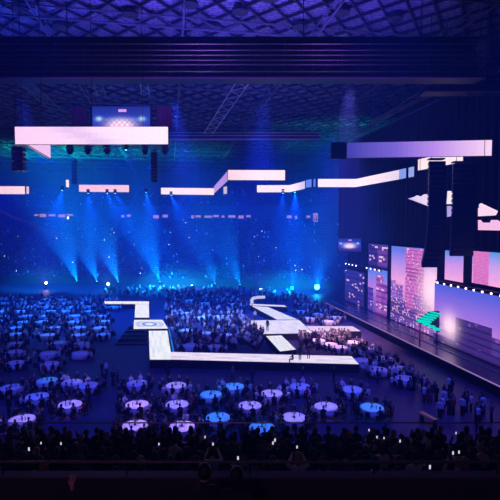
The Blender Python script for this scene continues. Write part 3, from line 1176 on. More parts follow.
led_floor([(250, 305.3), (287, 307.0), (284, 305.2), (249.5, 303.8)], white_floor(5, (.78, .72, 1.05)), cat2, 14, 3)
led_floor([(277, 319.6), (298, 319.6), (268, 307), (251, 305.8)], white_floor(6, (.75, .75, 1.1), .5), cat2, 12, 12)
led_floor([(264, 334), (313, 333), (299, 320), (246.5, 320.4)], white_floor(7, (.8, .74, 1.08), .4), cat2, 24, 14)
led_floor([(280, 351.4), (296, 349.4), (281.5, 335.4), (266, 336)], white_floor(8, (.85, .85, 1.05), .3), cat2, 8, 12)
led_floor([(312, 331.4), (361, 331.2), (352.5, 326.2), (306, 326)], white_floor(9, (.85, .6, 1.0), .3), cat2, 24, 4)
tag(cat2, 'zigzag white led catwalk with a wide square platform in the middle of the hall', 'catwalk')
# curved light bar at the far end
e = empty('curved_light_bar', at_z(257, 302, 0))
L = e.location.copy()
pts = []
for x, y in [(252, 303), (251.6, 300.8), (253, 298.8), (257, 297.9), (261, 297.7), (265, 297.6)]:
    pts.append(at_z(x, y, 1.6) - L)
MB().tube([p + Vector((0, 0, .1)) for p in pts], .32, 8).build('light_tube', glow('cool white tube', (.55, .6, 1.0), .9), e, True)
MB().tube([p - Vector((0, 0, .3)) for p in pts], .12, 6).build('carrier', M_blackmetal, e)
for p in (pts[0], pts[3], pts[5]):
    MB().tube([p - Vector((0, 0, .3)), (p.x, p.y, 0)], .08, 6).build('leg', M_blackmetal, e)
tag(e, 'hook-shaped white light bar at the far tip of the zigzag catwalk', 'light bar')


# dark steps beside the ring square
def steps(pix_lo, pix_hi, n, label, m, zt=ZK):
    A, B = (at_z(x, y, 0.0) for x, y in pix_lo)
    C, D = (at_z(x, y, 0.0) for x, y in pix_hi)
    root = empty('steps', ((A + B + C + D) / 4))
    L = root.location.copy()
    for i in range(n):
        t0, t1 = i / n, (i + 1) / n
        P = [A.lerp(C, t0), B.lerp(D, t0), B.lerp(D, 1), A.lerp(C, 1)]
        z1 = zt * (i + 1) / n
        MB().prism([((p - L).x, (p - L).y) for p in (A.lerp(C, t0), B.lerp(D, t0), B.lerp(D, t1), A.lerp(C, t1))], 0, z1 - .02).build('step', m, root)
        q0, q1 = A.lerp(C, t0 + .02) - L, B.lerp(D, t0 + .02) - L
        MB().bar((q0.x, q0.y, z1 - .02), (q1.x, q1.y, z1 - .02), .08, .03).build('nosing', mat('step nosing', (.35, .35, .4), .5, noise=.1), root)
    tag(root, label, 'steps')


steps([(115, 345), (147, 345)], [(131, 331), (147, 331)], 5, 'dark wide steps leading up to the ring square of the catwalk', M_black)
steps([(236, 338), (258, 352)], [(246, 326), (265, 340)], 5, 'dark steps climbing to the wide square platform', M_black)

# ------------------------------------------------------------------ people
def skin_mesh(name, V, E, classes, mats, levels=2):
    """grow one continuous body from a skeleton: V [(x,y,z,r)], E edges, classes: material of each edge"""
    me = bpy.data.meshes.new(name + '_skel')
    me.from_pydata([v[:3] for v in V], E, [])
    o = bpy.data.objects.new('skel', me)
    COL.objects.link(o)
    m = o.modifiers.new('skin', 'SKIN')
    sv = me.skin_vertices[0].data
    for i, v in enumerate(V):
        sv[i].radius = (v[3], v[4] if len(v) > 4 else v[3])
        sv[i].use_root = (i == 0)
    s = o.modifiers.new('sub', 'SUBSURF')
    s.levels = s.render_levels = levels
    dg = bpy.context.evaluated_depsgraph_get()
    ev = o.evaluated_get(dg)
    out = bpy.data.meshes.new_from_object(ev)
    out.name = name
    bpy.data.objects.remove(o)
    out.materials.clear()
    for q in mats:
        out.materials.append(q)
    P = np.array([v[:3] for v in V])
    A = P[[e[0] for e in E]]
    B = P[[e[1] for e in E]]
    Rr = np.array([(V[e[0]][3] + V[e[1]][3]) / 2 for e in E])
    cls = np.array(classes)
    cen = np.array([p.center for p in out.polygons])
    AB = B - A
    t = np.clip(((cen[:, None] - A[None]) * AB[None]).sum(2) / np.maximum((AB * AB).sum(1), 1e-9)[None], 0, 1)
    dist = np.linalg.norm(cen[:, None] - (A[None] + t[..., None] * AB[None]), axis=2) - Rr[None]
    idx = cls[dist.argmin(1)]
    out.polygons.foreach_set('material_index', idx.astype(np.int32))
    out.polygons.foreach_set('use_smooth', np.ones(len(idx), dtype=bool))
    out.update()
    return out


SKN, TOP, BOT, SHO = 0, 1, 2, 3


def body(pose, mats, name, arms=None, levels=2, lean=0.0, turn=0.0):
    V, E, Cc = [], [], []

    def v(x, y, z, r, r2=None):
        V.append((x, y, z, r, r2 or r))
        return len(V) - 1

    def e(a, b_, c):
        E.append((a, b_))
        Cc.append(c)
    seated = pose.startswith('sit')
    hz_ = .52 if seated else .93
    ln = lean

    def up(z, fy=0.0):
        k = z - hz_
        return (fy + ln * k * 1.0, z)
    pel = v(0, 0, hz_ + .03, .15, .12)
    y1, _ = up(hz_ + .22)
    bel = v(0, y1, hz_ + .22, .145, .115)
    y2, _ = up(hz_ + .43)
    che = v(0, y2, hz_ + .43, .16, .12)
    y3, _ = up(hz_ + .57)
    nkb = v(0, y3 + .01, hz_ + .57, .065)
    nk = v(0, y3 + .02, hz_ + .64, .052)
    hd = v(0, y3 + .035, hz_ + .72, .082, .092)
    ht = v(0, y3 + .03, hz_ + .82, .075, .082)
    e(pel, bel, TOP)
    e(bel, che, TOP)
    e(che, nkb, TOP)
    e(nkb, nk, SKN)
    e(nk, hd, SKN)
    e(hd, ht, SKN)
    no = v(0, y3 + .145, hz_ + .735, .012)
    e(hd, no, SKN)
    if not arms:
        arms = [('rest',), ('rest',)]
    for s, a in zip((-1, 1), arms):
        sh = v(s * .185, y2 + .01, hz_ + .52, .06)
        e(che, sh, TOP)
        if a[0] == 'rest':
            if seated:
                pts = [(s * .235, y2 + .04, hz_ + .27), (s * .15, .27, hz_ + .19), (s * .12, .36, hz_ + .17)]
            else:
                pts = [(s * .245, y2 - .01, hz_ + .22), (s * .24, y2 + .07, hz_ - .02), (s * .235, y2 + .1, hz_ - .11)]
        elif a[0] == 'up':
            pts = [(s * .26, y2 + .17, hz_ + .46), (s * .14, y2 + .26, hz_ + .68), (s * .12, y2 + .27, hz_ + .77)]
        elif a[0] == 'high':
            pts = [(s * .27, y2 + .05, hz_ + .79), (s * .25, y2 + .11, hz_ + 1.04), (s * .25, y2 + .12, hz_ + 1.13)]
        else:
            pts = [(s * .24, y2 + .1, hz_ + .28), (s * .16, .33, hz_ + .25), (s * .1, .42, hz_ + .25)]
        el = v(*pts[0], .046)
        wr = v(*pts[1], .032)
        ha = v(*pts[2], .036, .022)
        e(sh, el, TOP)
        e(el, wr, TOP if a[0] != 'bare' else SKN)
        e(wr, ha, SKN)
        if len(a) > 1 and a[1] == 'fingers':
            base = Vector(pts[2])
            dr = (Vector(pts[2]) - Vector(pts[1])).normalized()
            for k, (off, ln_) in enumerate(((-.032, .070), (-.011, .082), (.011, .076), (.032, .058))):
                q1 = v(base.x + off, base.y + .004, base.z + dr.z * .03, .0095)
                q2 = v(base.x + off * 1.15, base.y + .012, base.z + dr.z * (.03 + ln_ * .55), .0088)
                q3 = v(base.x + off * 1.2, base.y + .028, base.z + dr.z * (.03 + ln_), .0078)
                e(ha, q1, SKN)
                e(q1, q2, SKN)
                e(q2, q3, SKN)
            t1 = v(base.x - s * .040, base.y + .01, base.z - .02, .011)
            t2 = v(base.x - s * .062, base.y + .02, base.z + .025, .0095)
            e(ha, t1, SKN)
            e(t1, t2, SKN)
    for s in (-1, 1):
        hp = v(s * .09, .02 if seated else 0, hz_ - .02, .088)
        e(pel, hp, BOT)
        if seated:
            kn = v(s * .12, .44, .5, .064)
            an = v(s * .12, .42, .1, .042)
            fo = v(s * .13, .5, .045, .04, .035)
            tt = v(s * .135, .6, .035, .032, .026)
        else:
            st_ = .16 * s if pose == 'walk' else 0
            kn = v(s * .10, .03 + st_ * .6, .5, .062)
            an = v(s * .10, -.01 + st_ * 1.3, .1, .042)
            fo = v(s * .105, .06 + st_ * 1.3, .045, .04, .035)
            tt = v(s * .11, .16 + st_ * 1.3, .035, .032, .026)
        e(hp, kn, BOT)
        e(kn, an, BOT)
        e(an, fo, SHO)
        e(fo, tt, SHO)
    me = skin_mesh(name, V, E, Cc, mats, levels)
    head = Vector((0, y3 + .03, hz_ + .775))
    return me, head


def hair_mesh(head, long, m):
    mb = MB()
    rings, n = 9, 14
    vs, fs = [], []
    for j in range(rings + 1):
        ph = math.pi * j / rings
        for k in range(n):
            t = 2 * math.pi * k / n
            r_ = math.sin(ph)
            x, y, z = math.cos(t) * r_, math.sin(t) * r_, math.cos(ph)
            if y > 0 and z < .35:       # leave the face free
                y *= max(.0, .35 + z * .6)
                y = min(y, .25)
            drop = 1.0
            if long and z < 0 and y <= .25:
                drop = 2.6
            vs.append((head.x + x * .098, head.y - .018 + y * .112, head.z + .012 + z * .118 * (drop if z < 0 else 1)))
    for j in range(rings):
        for k in range(n):
            a, b_ = j * n + k, j * n + (k + 1) % n
            fs.append((a, a + n, b_ + n, b_))
    mb.add(vs, fs)
    return mb.mesh('hair', m, True)


PROTO = {}


def proto(key, pose, arms, lean, topm, hairm, long, levels=2):
    k = (key, topm.name, hairm.name, long)
    if k not in PROTO:
        me, head = body(pose, [M_skin, topm, M_trouser, M_shoe], 'person', arms, levels, lean)
        PROTO[k] = (me, hair_mesh(head, long, hairm))
    return PROTO[k]


def person(key, pose, arms, lean, loc, rz, label, group=None, top=None, hair=None, long=None, scale=1.0, levels=1):
    top = top or random.choices(TOPS, [10, 6, 4, 3, 1, .4])[0]
    hair = hair or random.choices(HAIRS, [6, 4, 1.5])[0]
    long = random.random() < .45 if long is None else long
    me, hm = proto(key, pose, arms, lean, top, hair, long, levels)
    o = link('person', me)
    o.location = loc
    o.rotation_euler = (0, 0, rz)
    o.scale = (scale,) * 3
    h = link('hair', hm, o)
    tag(o, label, 'person', group)
    return o


# ---- spectators in the rows of the near tier
seat_root = empty('stadium_seat')
sp1 = MB().box((0, .0, .34), (.44, .40, .06)).build('seat', M_seat, seat_root)
sp2 = MB().box((0, -.2, .62), (.44, .05, .42), 0, 0, Matrix.Rotation(.12, 3, 'X')).build('backrest', M_seat, seat_root)
sp3 = MB().box((0, -.1, .16), (.08, .12, .32)).build('bracket', M_seat, seat_root)
reg(seat_root, sp1, sp2, sp3)
seat_used = False
mph = glow('lit phone screen', (.75, .75, 1.0), .9)
mphb = mat('phone body', (.02, .02, .02), .3, noise=.1)
phone_px = [(41, 443), (61, 443.5), (29, 449), (159, 444), (213, 444), (205, 437), (238, 458), (273, 443), (369, 430), (377, 437), (384, 438), (400, 441), (456, 433), (453, 453), (459, 452), (430, 467), (275, 440), (297, 447)]
n_spec = 0
spec = []
phone_xy = []
for (px, py) in phone_px:
    q = min(((abs(at(px, py, y + .3).z - (z + 1.35)), at(px, py, y + .3).x, y) for (y, z) in near_rows))
    phone_xy.append((q[1], q[2]))
for k, (y, z) in enumerate(near_rows):
    half = (y + 1.2) * 250 / 450 + 1.2
    n = int(half * 2 / .58)
    for i in range(n):
        x = -half + (i + .5) * .58
        if random.random() > .86 or any(abs(x - a) < .62 and abs(y - b_) < .1 for a, b_ in phone_xy):
            continue
        spec.append((k, x + random.uniform(-.05, .05), y, z))
# keep the ones that show largest as individuals: about 190, thinned evenly
random.shuffle(spec)
spec = spec[:185]
row_word = [ORD[NR - 1 - k] if NR - 1 - k < 12 else 'last' for k in range(NR)]
for (k, x, y, z) in spec:
    a = random.random()
    arms = [('rest',), ('rest',)]
    key = 'sit'
    if a > .9:
        key, arms = 'sit_up', [('up',), ('up',)]
    person(key, 'sit', arms, .08 if key == 'sit' else .02, (x, y, z), random.uniform(-.25, .25),
           'seated spectator seen from behind in the %s row up from the glass balustrade' % row_word[k], 'spectators in the %s row up from the balustrade' % row_word[k])
    if not seat_used:
        seat_used = True
        s_ = seat_root
        s_.location = (x, y - .02, z)
    else:
        s_ = dup(seat_root, (x, y - .02, z))
    tag(s_, 'dark tip-up seat under a spectator in the %s row up from the balustrade' % row_word[k], 'seat', 'seats in the %s row up from the balustrade' % row_word[k])

ph_root = empty('phone')
pa = MB().box((0, 0, 0), (.075, .009, .15)).build('body', mphb, ph_root)
pb = MB().box((0, -.0055, 0), (.068, .002, .14)).build('screen', mph, ph_root)
reg(ph_root, pa, pb)
for i, (px, py) in enumerate(phone_px):
    # each phone is held just above the heads of the row it falls in
    best = None
    for k, (y, z) in enumerate(near_rows):
        p = at(px, py, y + .3)
        err = abs(p.z - (z + 1.35))
        if best is None or err < best[0]:
            best = (err, p, k, y, z)
    _, p, k, y, z = best
    o = ph_root if i == 0 else dup(ph_root, p, 0)
    o.location = p
    o.rotation_euler = (0, 0, random.uniform(-.2, .2))
    o.scale = (random.uniform(.45, .68),) * 3
    tag(o, 'lit phone held up %s in the %s row up from the balustrade' % (['high', 'at arm length', 'upright', 'steadily', 'level', 'close'][i % 6], row_word[k]), 'phone', 'phones held up in the rows')
    hx = person('sit_up', 'sit', [('up',), ('up',)], .02, (p.x, y, z), 0, 'seated spectator holding up a lit phone in the %s row up from the balustrade' % row_word[k], 'spectators with phones in the %s row' % row_word[k])

# people on the walkway under the camera
pp = at(75.5, 476.5, 6.1)
person('raise', 'sit', [('rest',), ('high', 'fingers')], .03, (pp.x - .25, 6.0 - .15, pp.z - (.52 + 1.16)), 0, 'person with one bare hand raised above the dark parapet', None, TOPS[1], HAIRS[0], True, 1.0, 2)
seat_floor = WF
s_ = dup(seat_root, (pp.x - .25, 5.83, seat_floor))
tag(s_, 'dark seat under the person with one raised hand', 'seat')
for (px, py, rz, lab, lg) in [(205, 467, .5, 'dark standing person before the parapet, the one nearer the hand', False), (236, 470, -.3, 'dark standing person before the parapet, second of the close pair', True)]:
    p = at(px, py, 6.1)
    person('walk', 'walk', None, .02, (p.x, 6.1, WF), rz, lab, None, TOPS[0], HAIRS[0], lg, (p.z - WF) / 1.79, 2)

# ------------------------------------------------------------------ tables, chairs, guests
def pleat(j, t):
    return (0.0, 0.0, .008, .016, .022)[j] * math.sin(t * 22)


tb_root = empty('round_table')
t1 = MB().lathe([(.98, .70), (.98, .735)], 32).lathe([(.05, .02), (.05, .70)], 8).lathe([(.3, 0), (.3, .03)], 12).build('tabletop', M_wood, tb_root)
o = MB().lathe([(.5, .752), (.99, .750), (.995, .70), (.995, .40), (1.0, .06)], 88, wave=pleat)
t2 = o.build('tablecloth', M_cloth, tb_root, True)
reg(tb_root, t1, t2)
cp_root = empty('centrepiece')
c1 = MB().lathe([(.07, 0), (.09, .02), (.04, .08), (.035, .22), (.06, .27)], 12).build('vase', M_glass, cp_root, True)
mb = MB()
for k in range(26):
    a_ = k * 2.4
    r_ = .05 + .012 * (k % 9)
    p = Vector((math.cos(a_) * r_, math.sin(a_) * r_, .28 + .04 * (k % 5)))
    q = p + Vector((math.cos(a_) * .13, math.sin(a_) * .13, .06))
    s_ = Vector((-math.sin(a_), math.cos(a_), 0)) * .05
    mb.add([p, (p + q) / 2 + s_, q, (p + q) / 2 - s_, (p + q) / 2 + Vector((0, 0, .03))], [(0, 1, 4), (1, 2, 4), (2, 3, 4), (3, 0, 4)])
c2 = mb.build('foliage', M_leaf, cp_root)
reg(cp_root, c1, c2)
bt_root = empty('wine_bottle')
b1 = MB().lathe([(.036, 0), (.038, .02), (.038, .19), (.014, .24), (.013, .30)], 10).build('bottle_glass', M_glass, bt_root, True)
b2 = MB().lathe([(.0385, .06), (.0385, .14)], 10).build('paper_label', M_cloth, bt_root)
reg(bt_root, b1, b2)
ch_root = empty('banquet_chair')
parts = [MB().box((0, 0, .36), (.42, .42, .05)).build('seat', M_chair, ch_root),
         MB().box((0, -.2, .72), (.40, .04, .46), 0, 0, Matrix.Rotation(.1, 3, 'X')).build('backrest', M_chair, ch_root)]
for sx in (-.18, .18):
    for sy in (-.18, .18):
        parts.append(MB().box((sx, sy, .17), (.03, .03, .34)).build('leg', M_blackmetal, ch_root))
reg(ch_root, *parts)
used = {'t': False, 'c': False, 'p': False, 'b': False}


def put(root, key, loc, rz, label, cat_, group):
    if not used[key]:
        used[key] = True
        o = root
        o.location = loc
        o.rotation_euler = (0, 0, rz)
    else:
        o = dup(root, loc, rz)
    for k in ('label', 'category', 'group'):
        if k in o:
            del o[k]
    return tag(o, label, cat_, group)


crowd_pts = []      # (x, y, z, facing, seated, shade)

front = [(22, 419, 'lilac-lit', 'outermost table near the balustrade'), (70, 404, 'lilac-lit', 'big pale table alone beside the aisle'), (37, 396, 'blue', 'table behind the outermost one'),
         (11, 387, 'blue', 'table at the hall edge behind two others'), (47, 380, 'cyan-lit', 'cyan table behind the big pale one'), (72, 382, 'pale', 'pale table next to the cyan one'), (88, 385, 'pale', 'aisle table past the big pale one'),
         (135, 425, 'pink-lit', 'pink table closest to the balustrade'), (137, 404, 'pink-lit', 'pink table second from the balustrade'), (137, 383, 'pale', 'pale table closing the pink column'),
         (182, 426, 'pink-lit', 'crowded pink table by the balustrade'), (177, 404, 'pale', 'pale table beside the red dress'), (176, 385, 'pale', 'pale table behind the red dress'),
         (211, 394, 'cyan-lit', 'cyan and white table past the red dress'), (218, 417, 'cyan-lit', 'cyan table closer to the balustrade'), (234, 386, 'cyan-lit', 'cyan table under the long walkway'),
         (250, 405, 'pale', 'pale table in the middle of the block'), (262, 427, 'cyan-lit', 'cyan table at the balustrade, mid block'), (272, 393, 'pale', 'pale table behind the block centre'),
         (294, 417, 'pale', 'pale table close to the balustrade'), (300, 386, 'blue', 'blue table below the end of the zigzag'), (326, 406, 'pale', 'pale table towards the stage'), (352, 389, 'blue', 'blue table near the walkway tip'), (372, 407, 'cyan-lit', 'cyan table last before the open floor'),
         (110, 470, 'x', 'x')]
front = front[:-1]
TPOS = []
n_ind = 0
order = sorted(front, key=lambda q: -q[1])
individual = {q[3] for q in order[:13]}
chairs_ind = {q[3] for q in order[:15]}
for (px, py, tone, where) in front:
    p = at_z(px, py, .75)
    p.z = 0
    TPOS.append(p.copy())
    tcol, tpw = {'lilac-lit': ((.42, .28, 1), 26), 'blue': ((.05, .10, 1), 16), 'cyan-lit': ((.0, .32, 1), 20), 'pale': ((.45, .34, 1), 22), 'pink-lit': ((.62, .36, 1), 28)}[tone]
    spot((p.x * .8, 38.3, 29.0), (p.x, p.y, .75), tcol, tpw * K, 7.5, .8, .2)  # unseen spot added to throw a pool of light on each cloth
    put(tb_root, 't', p, random.uniform(0, 6), 'round table in %s white cloth, the %s' % (tone, where), 'table', None)
    put(cp_root, 'p', (p.x, p.y, .7525), random.uniform(0, 6), 'dark leafy centrepiece on the %s' % where, 'centrepiece', None)
    for k in range(2):
        a_ = random.uniform(0, 6.28)
        put(bt_root, 'b', (p.x + math.cos(a_) * .45, p.y + math.sin(a_) * .45, .7525), 0, 'dark wine bottle on the %s' % where, 'bottle', 'bottles on the %s' % where)
    ns = 10
    ph = random.uniform(0, .6)
    for s in range(ns):
        a_ = ph + 2 * math.pi * s / ns
        c, sn = math.cos(a_), math.sin(a_)
        cx, cy = p.x + c * 1.58, p.y + sn * 1.58
        rz = a_ + math.pi / 2
        if where in chairs_ind:
            put(ch_root, 'c', (cx, cy, 0), rz, 'dark banquet chair drawn up to the %s' % where, 'chair', 'chairs at the %s' % where)
        if random.random() < .9:
            # guests sit just on the front part of the chair, facing the table
            gx, gy = p.x + c * 1.58, p.y + sn * 1.58
            if where in individual:
                red = (where == 'pale table beside the red dress' and s == 1)
                person('sit_g', 'sit', [('table',), ('table',)], .10, (gx, gy, 0), rz, ('dinner guest in red seated at the %s' if red else 'seated dinner guest at the %s') % where, None if red else 'guests at the %s' % where, TOPS[5] if red else None, None, None, .97)
            else:
                crowd_pts.append((gx, gy, 0, rz, 1))

# tables farther out: one object each, alike within their block
far_tables = []


def block(pts, label, group):
    for x, y in pts:
        far_tables.append((x, y))
        put(tb_root, 't', (x, y, 0), random.uniform(0, 6), label, 'table', group)
        ns = 10
        for s in range(ns):
            a_ = 2 * math.pi * s / ns + .3
            if random.random() < .85:
                crowd_pts.append((x + math.cos(a_) * 1.58, y + math.sin(a_) * 1.58, 0, a_ + math.pi / 2, 1))


pts = []
for j in range(11):
    y = 50.5 + j * 4.6
    for i in range(12):
        x = -62 + i * 4.4 + (j % 2) * 2.0 + random.uniform(-1.1, 1.1)
        px = 250 + 450 * x / y
        lim = 112 - (350 - (228 + 16.1 * 450 / y)) * (-.10) if y > 56 else 84
        if -14 < px < lim:
            pts.append((x, y + random.uniform(-.4, .4)))
block(pts, 'round white table in the crowded dark block beyond the aisle from the catwalk', 'tables in the dark block beside the catwalk')
pts = []
for px, py in [(352, 342), (368, 349), (384, 358), (398, 368), (340, 347), (362, 360), (378, 369), (330, 344), (318, 340), (405, 378)]:
    p = at_z(px, py, .75)
    pts.append((p.x, p.y))
block(pts, 'round white table between the zigzag catwalk and the stage edge', 'tables between catwalk and stage')
pts = []
for px, py in [(190, 300), (205, 303), (220, 299), (235, 304), (186, 313), (203, 317), (220, 316), (186, 330), (206, 333), (226, 335), (190, 345), (215, 346)]:
    p = at_z(px, py, .75)
    pts.append((p.x, p.y))
block(pts, 'round white table among the packed crowd between the two catwalks', 'tables between the two catwalks')
pts = []
for px, py in [(300, 311), (318, 314), (336, 317), (309, 318), (328, 321)]:
    p = at_z(px, py, .75)
    pts.append((p.x, p.y))
block(pts, 'round white table behind the bar of the zigzag catwalk', 'tables behind the zigzag catwalk')


# ---- the crowd beyond the individuals: one object
def in_poly(x, y, poly):
    ins = False
    n = len(poly)
    for i in range(n):
        x1, y1 = poly[i]
        x2, y2 = poly[(i + 1) % n]
        if (y1 > y) != (y2 > y) and x < (x2 - x1) * (y - y1) / (y2 - y1) + x1:
            ins = not ins
    return ins


EXCL = []


def fill(pix, n, stand=.5, z=0.0):
    P = [at_z(x, y, 0) for x, y in pix]
    poly = [(p.x, p.y) for p in P]
    xs, ys = [q[0] for q in poly], [q[1] for q in poly]
    got = 0
    tries = 0
    while got < n and tries < n * 60:
        tries += 1
        x, y = random.uniform(min(xs), max(xs)), random.uniform(min(ys), max(ys))
        if in_poly(x, y, poly) and not any(in_poly(x, y, q) for q in EXCL) and all((x - a) ** 2 + (y - b_) ** 2 > 1.75 for a, b_ in far_tables):
            crowd_pts.append((x, y, z, random.uniform(0, 6.28), 0 if random.random() < stand else 1))
            got += 1


for o_ in list(bpy.data.objects):
    if o_.name.startswith('base_block') or (o_.name.startswith('deck') and o_.parent == stage) or o_.name.startswith('step'):
        if o_.type != 'MESH':
            continue
        base_ = o_.parent.location
        vv = [v.co + base_ for v in o_.data.vertices]
        vv = vv[:len(vv) // 2]
        c_ = sum(vv, Vector()) / len(vv)
        EXCL.append([((v - c_) * 1.0 + c_ + (v - c_).normalized() * 1.1).xy.to_tuple() for v in vv])


fill([(172, 350), (240, 350), (234, 330), (244, 318), (248, 305), (240, 294), (165, 294), (165, 318)], 420, .5)
fill([(300, 350), (352, 350), (346, 333), (312, 335), (298, 338)], 110, .7)
fill([(300, 318), (345, 322), (330, 306), (292, 305)], 90, .6)
fill([(240, 345), (262, 348), (262, 338), (246, 322), (238, 322)], 45, .3)
fill([(365, 350), (420, 385), (410, 392), (350, 362)], 60, .5)
fill([(395, 372), (470, 400), (500, 430), (440, 420)], 36, .8)
fill([(0, 300), (120, 300), (105, 318), (95, 340), (0, 345)], 260, .5)
fill([(105, 296), (245, 298), (245, 290), (100, 290)], 150, .6)
fill([(250, 303), (320, 304), (320, 294), (250, 292)], 90, .6)
fill([(88, 440), (125, 440), (125, 360), (100, 360)], 10, 1)

tpl_sit, tpl_faces, tpl_cls = None, None, None


def low_person(seated):
    """a small person: tapered torso, head, hair cap, legs"""
    mb = MB()
    h0 = .45 if seated else .85
    mb.lathe([(.15, h0), (.17, h0 + .2), (.20, h0 + .5), (.07, h0 + .6)], 6, mi=0)
    mb.lathe([(.05, h0 + .6), (.10, h0 + .68), (.10, h0 + .78), (.05, h0 + .87)], 6, c=(0, .02, 0), mi=1)
    mb.lathe([(.105, h0 + .76), (.10, h0 + .84), (.04, h0 + .89)], 6, c=(0, -.01, 0), mi=2)
    for s in (-1, 1):
        if seated:
            mb.bar((s * .1, 0, h0 + .05), (s * .11, .42, .48), .14, mi=3)
            mb.bar((s * .11, .42, .48), (s * .11, .42, 0), .1, mi=3)
            mb.bar((s * .2, .02, h0 + .45), (s * .17, .3, h0 + .2), .08, mi=0)
        else:
            mb.bar((s * .08, 0, h0 + .05), (s * .09, .02, 0), .13, mi=3)
            mb.bar((s * .21, 0, h0 + .48), (s * .23, .05, h0 + .0), .08, mi=0)
    return np.array(mb.v), mb.f, mb.m


def tiny_person():
    mb = MB()
    mb.lathe([(.17, .35), (.21, .85), (.08, 1.0)], 5, mi=0)
    mb.lathe([(.05, 1.0), (.105, 1.12), (.04, 1.25)], 5, c=(0, -.02, 0), mi=1)
    return np.array(mb.v), mb.f, mb.m


CM = [TOPS[0], M_skin, HAIRS[0], M_trouser, TOPS[1], TOPS[2], TOPS[3], TOPS[4], TOPS[5], HAIRS[2]]
tplS, tplT, tplD = low_person(True), low_person(False), tiny_person()
Vs, Fs, Ms, off = [], [], [], 0


def emit(tpl, x, y, z, rz, scale, topi, hairi=2):
    global off
    v, f, m = tpl
    c, s = math.cos(rz), math.sin(rz)
    R = np.array([[c, s, 0], [-s, c, 0], [0, 0, 1]])
    Vs.append(v @ R * scale + np.array([x, y, z]))
    Fs.extend([tuple(i + off for i in q) for q in f])
    Ms.extend([topi if q == 0 else (hairi if q == 2 else q) for q in m])
    off += len(v)


ALLT = far_tables + [(q.x, q.y) for q in TPOS]
for (x, y, z, rz, seated) in crowd_pts:
    if any(in_poly(x, y, q) for q in EXCL) or (Vector((x, y, 0)) - edge0).dot(nn) < .7 or any((x - a) ** 2 + (y - b_) ** 2 < 1.9 for a, b_ in ALLT):
        continue
    t = random.choices([0, 4, 5, 6, 7, 8], [9, 4, 3, 6.5, 1, .3])[0]
    emit(tplS if seated else tplT, x, y, z, rz, random.uniform(.92, 1.05), t, random.choice([2, 2, 2, 9]))
A_, B_, C_, D_ = (at_z(x, y, 0) for x, y in ((236, 338), (258, 352), (246, 326), (265, 340)))
for i in range(5):
    for j in range(9):
        t_ = (i + .5) / 5
        p = A_.lerp(C_, t_).lerp(B_.lerp(D_, t_), (j + .5) / 9)
        if random.random() < .8:
            emit(tplS, p.x, p.y, (i + 1) / 5 * ZK - .35, 2.2, 1.0, random.choice([6, 6, 5, 0, 7]), random.choice([2, 9]))
gaps = [-58, -40, -22, -4, 14, 32, 48]
for (v_, z_) in far_rows:
    u = U0 + .5
    while u < U1 - .5:
        u += .62
        if any(abs(u - g) < .7 for g in gaps) or random.random() < .2:
            continue
        p = far(u, v_, z_)
        px = 250 + 450 * p.x / p.y
        if px < -8 or px > 352:
            continue
        emit(tplD, p.x, p.y, p.z, math.pi + FA, random.uniform(.9, 1.1), random.choices([0, 4, 5, 6], [6, 4, 1, .15])[0])
me = bpy.data.meshes.new('crowd')
me.from_pydata(np.concatenate(Vs).tolist(), [], Fs)
for m in CM:
    me.materials.append(m)
me.polygons.foreach_set('material_index', np.array(Ms, dtype=np.int32))
me.update()
cr = link('crowd', me)
tag(cr, 'dense crowd of guests and spectators filling the floor and far stand', 'crowd', kind='stuff')

# people standing among the near tables
for i in range(34):
    px, py = random.uniform(2, 385), random.uniform(378, 418)
    if 98 < px < 118:
        continue
    p = at_z(px, py, 0)
    if any((p.x - a.x) ** 2 + (p.y - a.y) ** 2 < 4.6 for a in TPOS):
        continue
    person('stand_s', 'stand', None, .0, (p.x, p.y, 0), random.uniform(0, 6.28), 'guest standing between the white tables before the long walkway', 'standing guests among the near tables', None, None, None, random.uniform(.94, 1.03))

# ------------------------------------------------------------------ performers and staff on the catwalks
for (px, py, rz, lab, top, sc_) in [
    (267.5, 331.5, 2.6, 'performer in dark suit standing on the wide square platform', TOPS[0], 1.06),
    (255, 320.5, 3.4, 'performer in pale dress standing at the corner of the square platform', TOPS[3], 1.0),
    (300, 360.5, .4, 'dark figure walking on the long front walkway', TOPS[0], 1.0),
    (308.5, 359, 2.8, 'second dark figure on the long walkway, closer to the stage', TOPS[0], 1.0),
    (293, 363.2, 1.2, 'dark figure crouched low at the rim of the long walkway', TOPS[1], .9)]:
    p = at_z(px, py, ZK)
    crouch = 'crouched' in lab
    person('stand_s' if not crouch else 'sit_g', 'stand' if not crouch else 'sit', None, .0, (p.x, p.y, ZK + .003 if not crouch else ZK + .003), rz, lab, None, top, HAIRS[1], False, sc_, 1)

# ------------------------------------------------------------------ lit openings and little lights in the far stand
warm = glow('warm lit opening', (.62, .36, .72), .5)
coolw = glow('pale lit sign', (.75, .7, 1.0), .9)


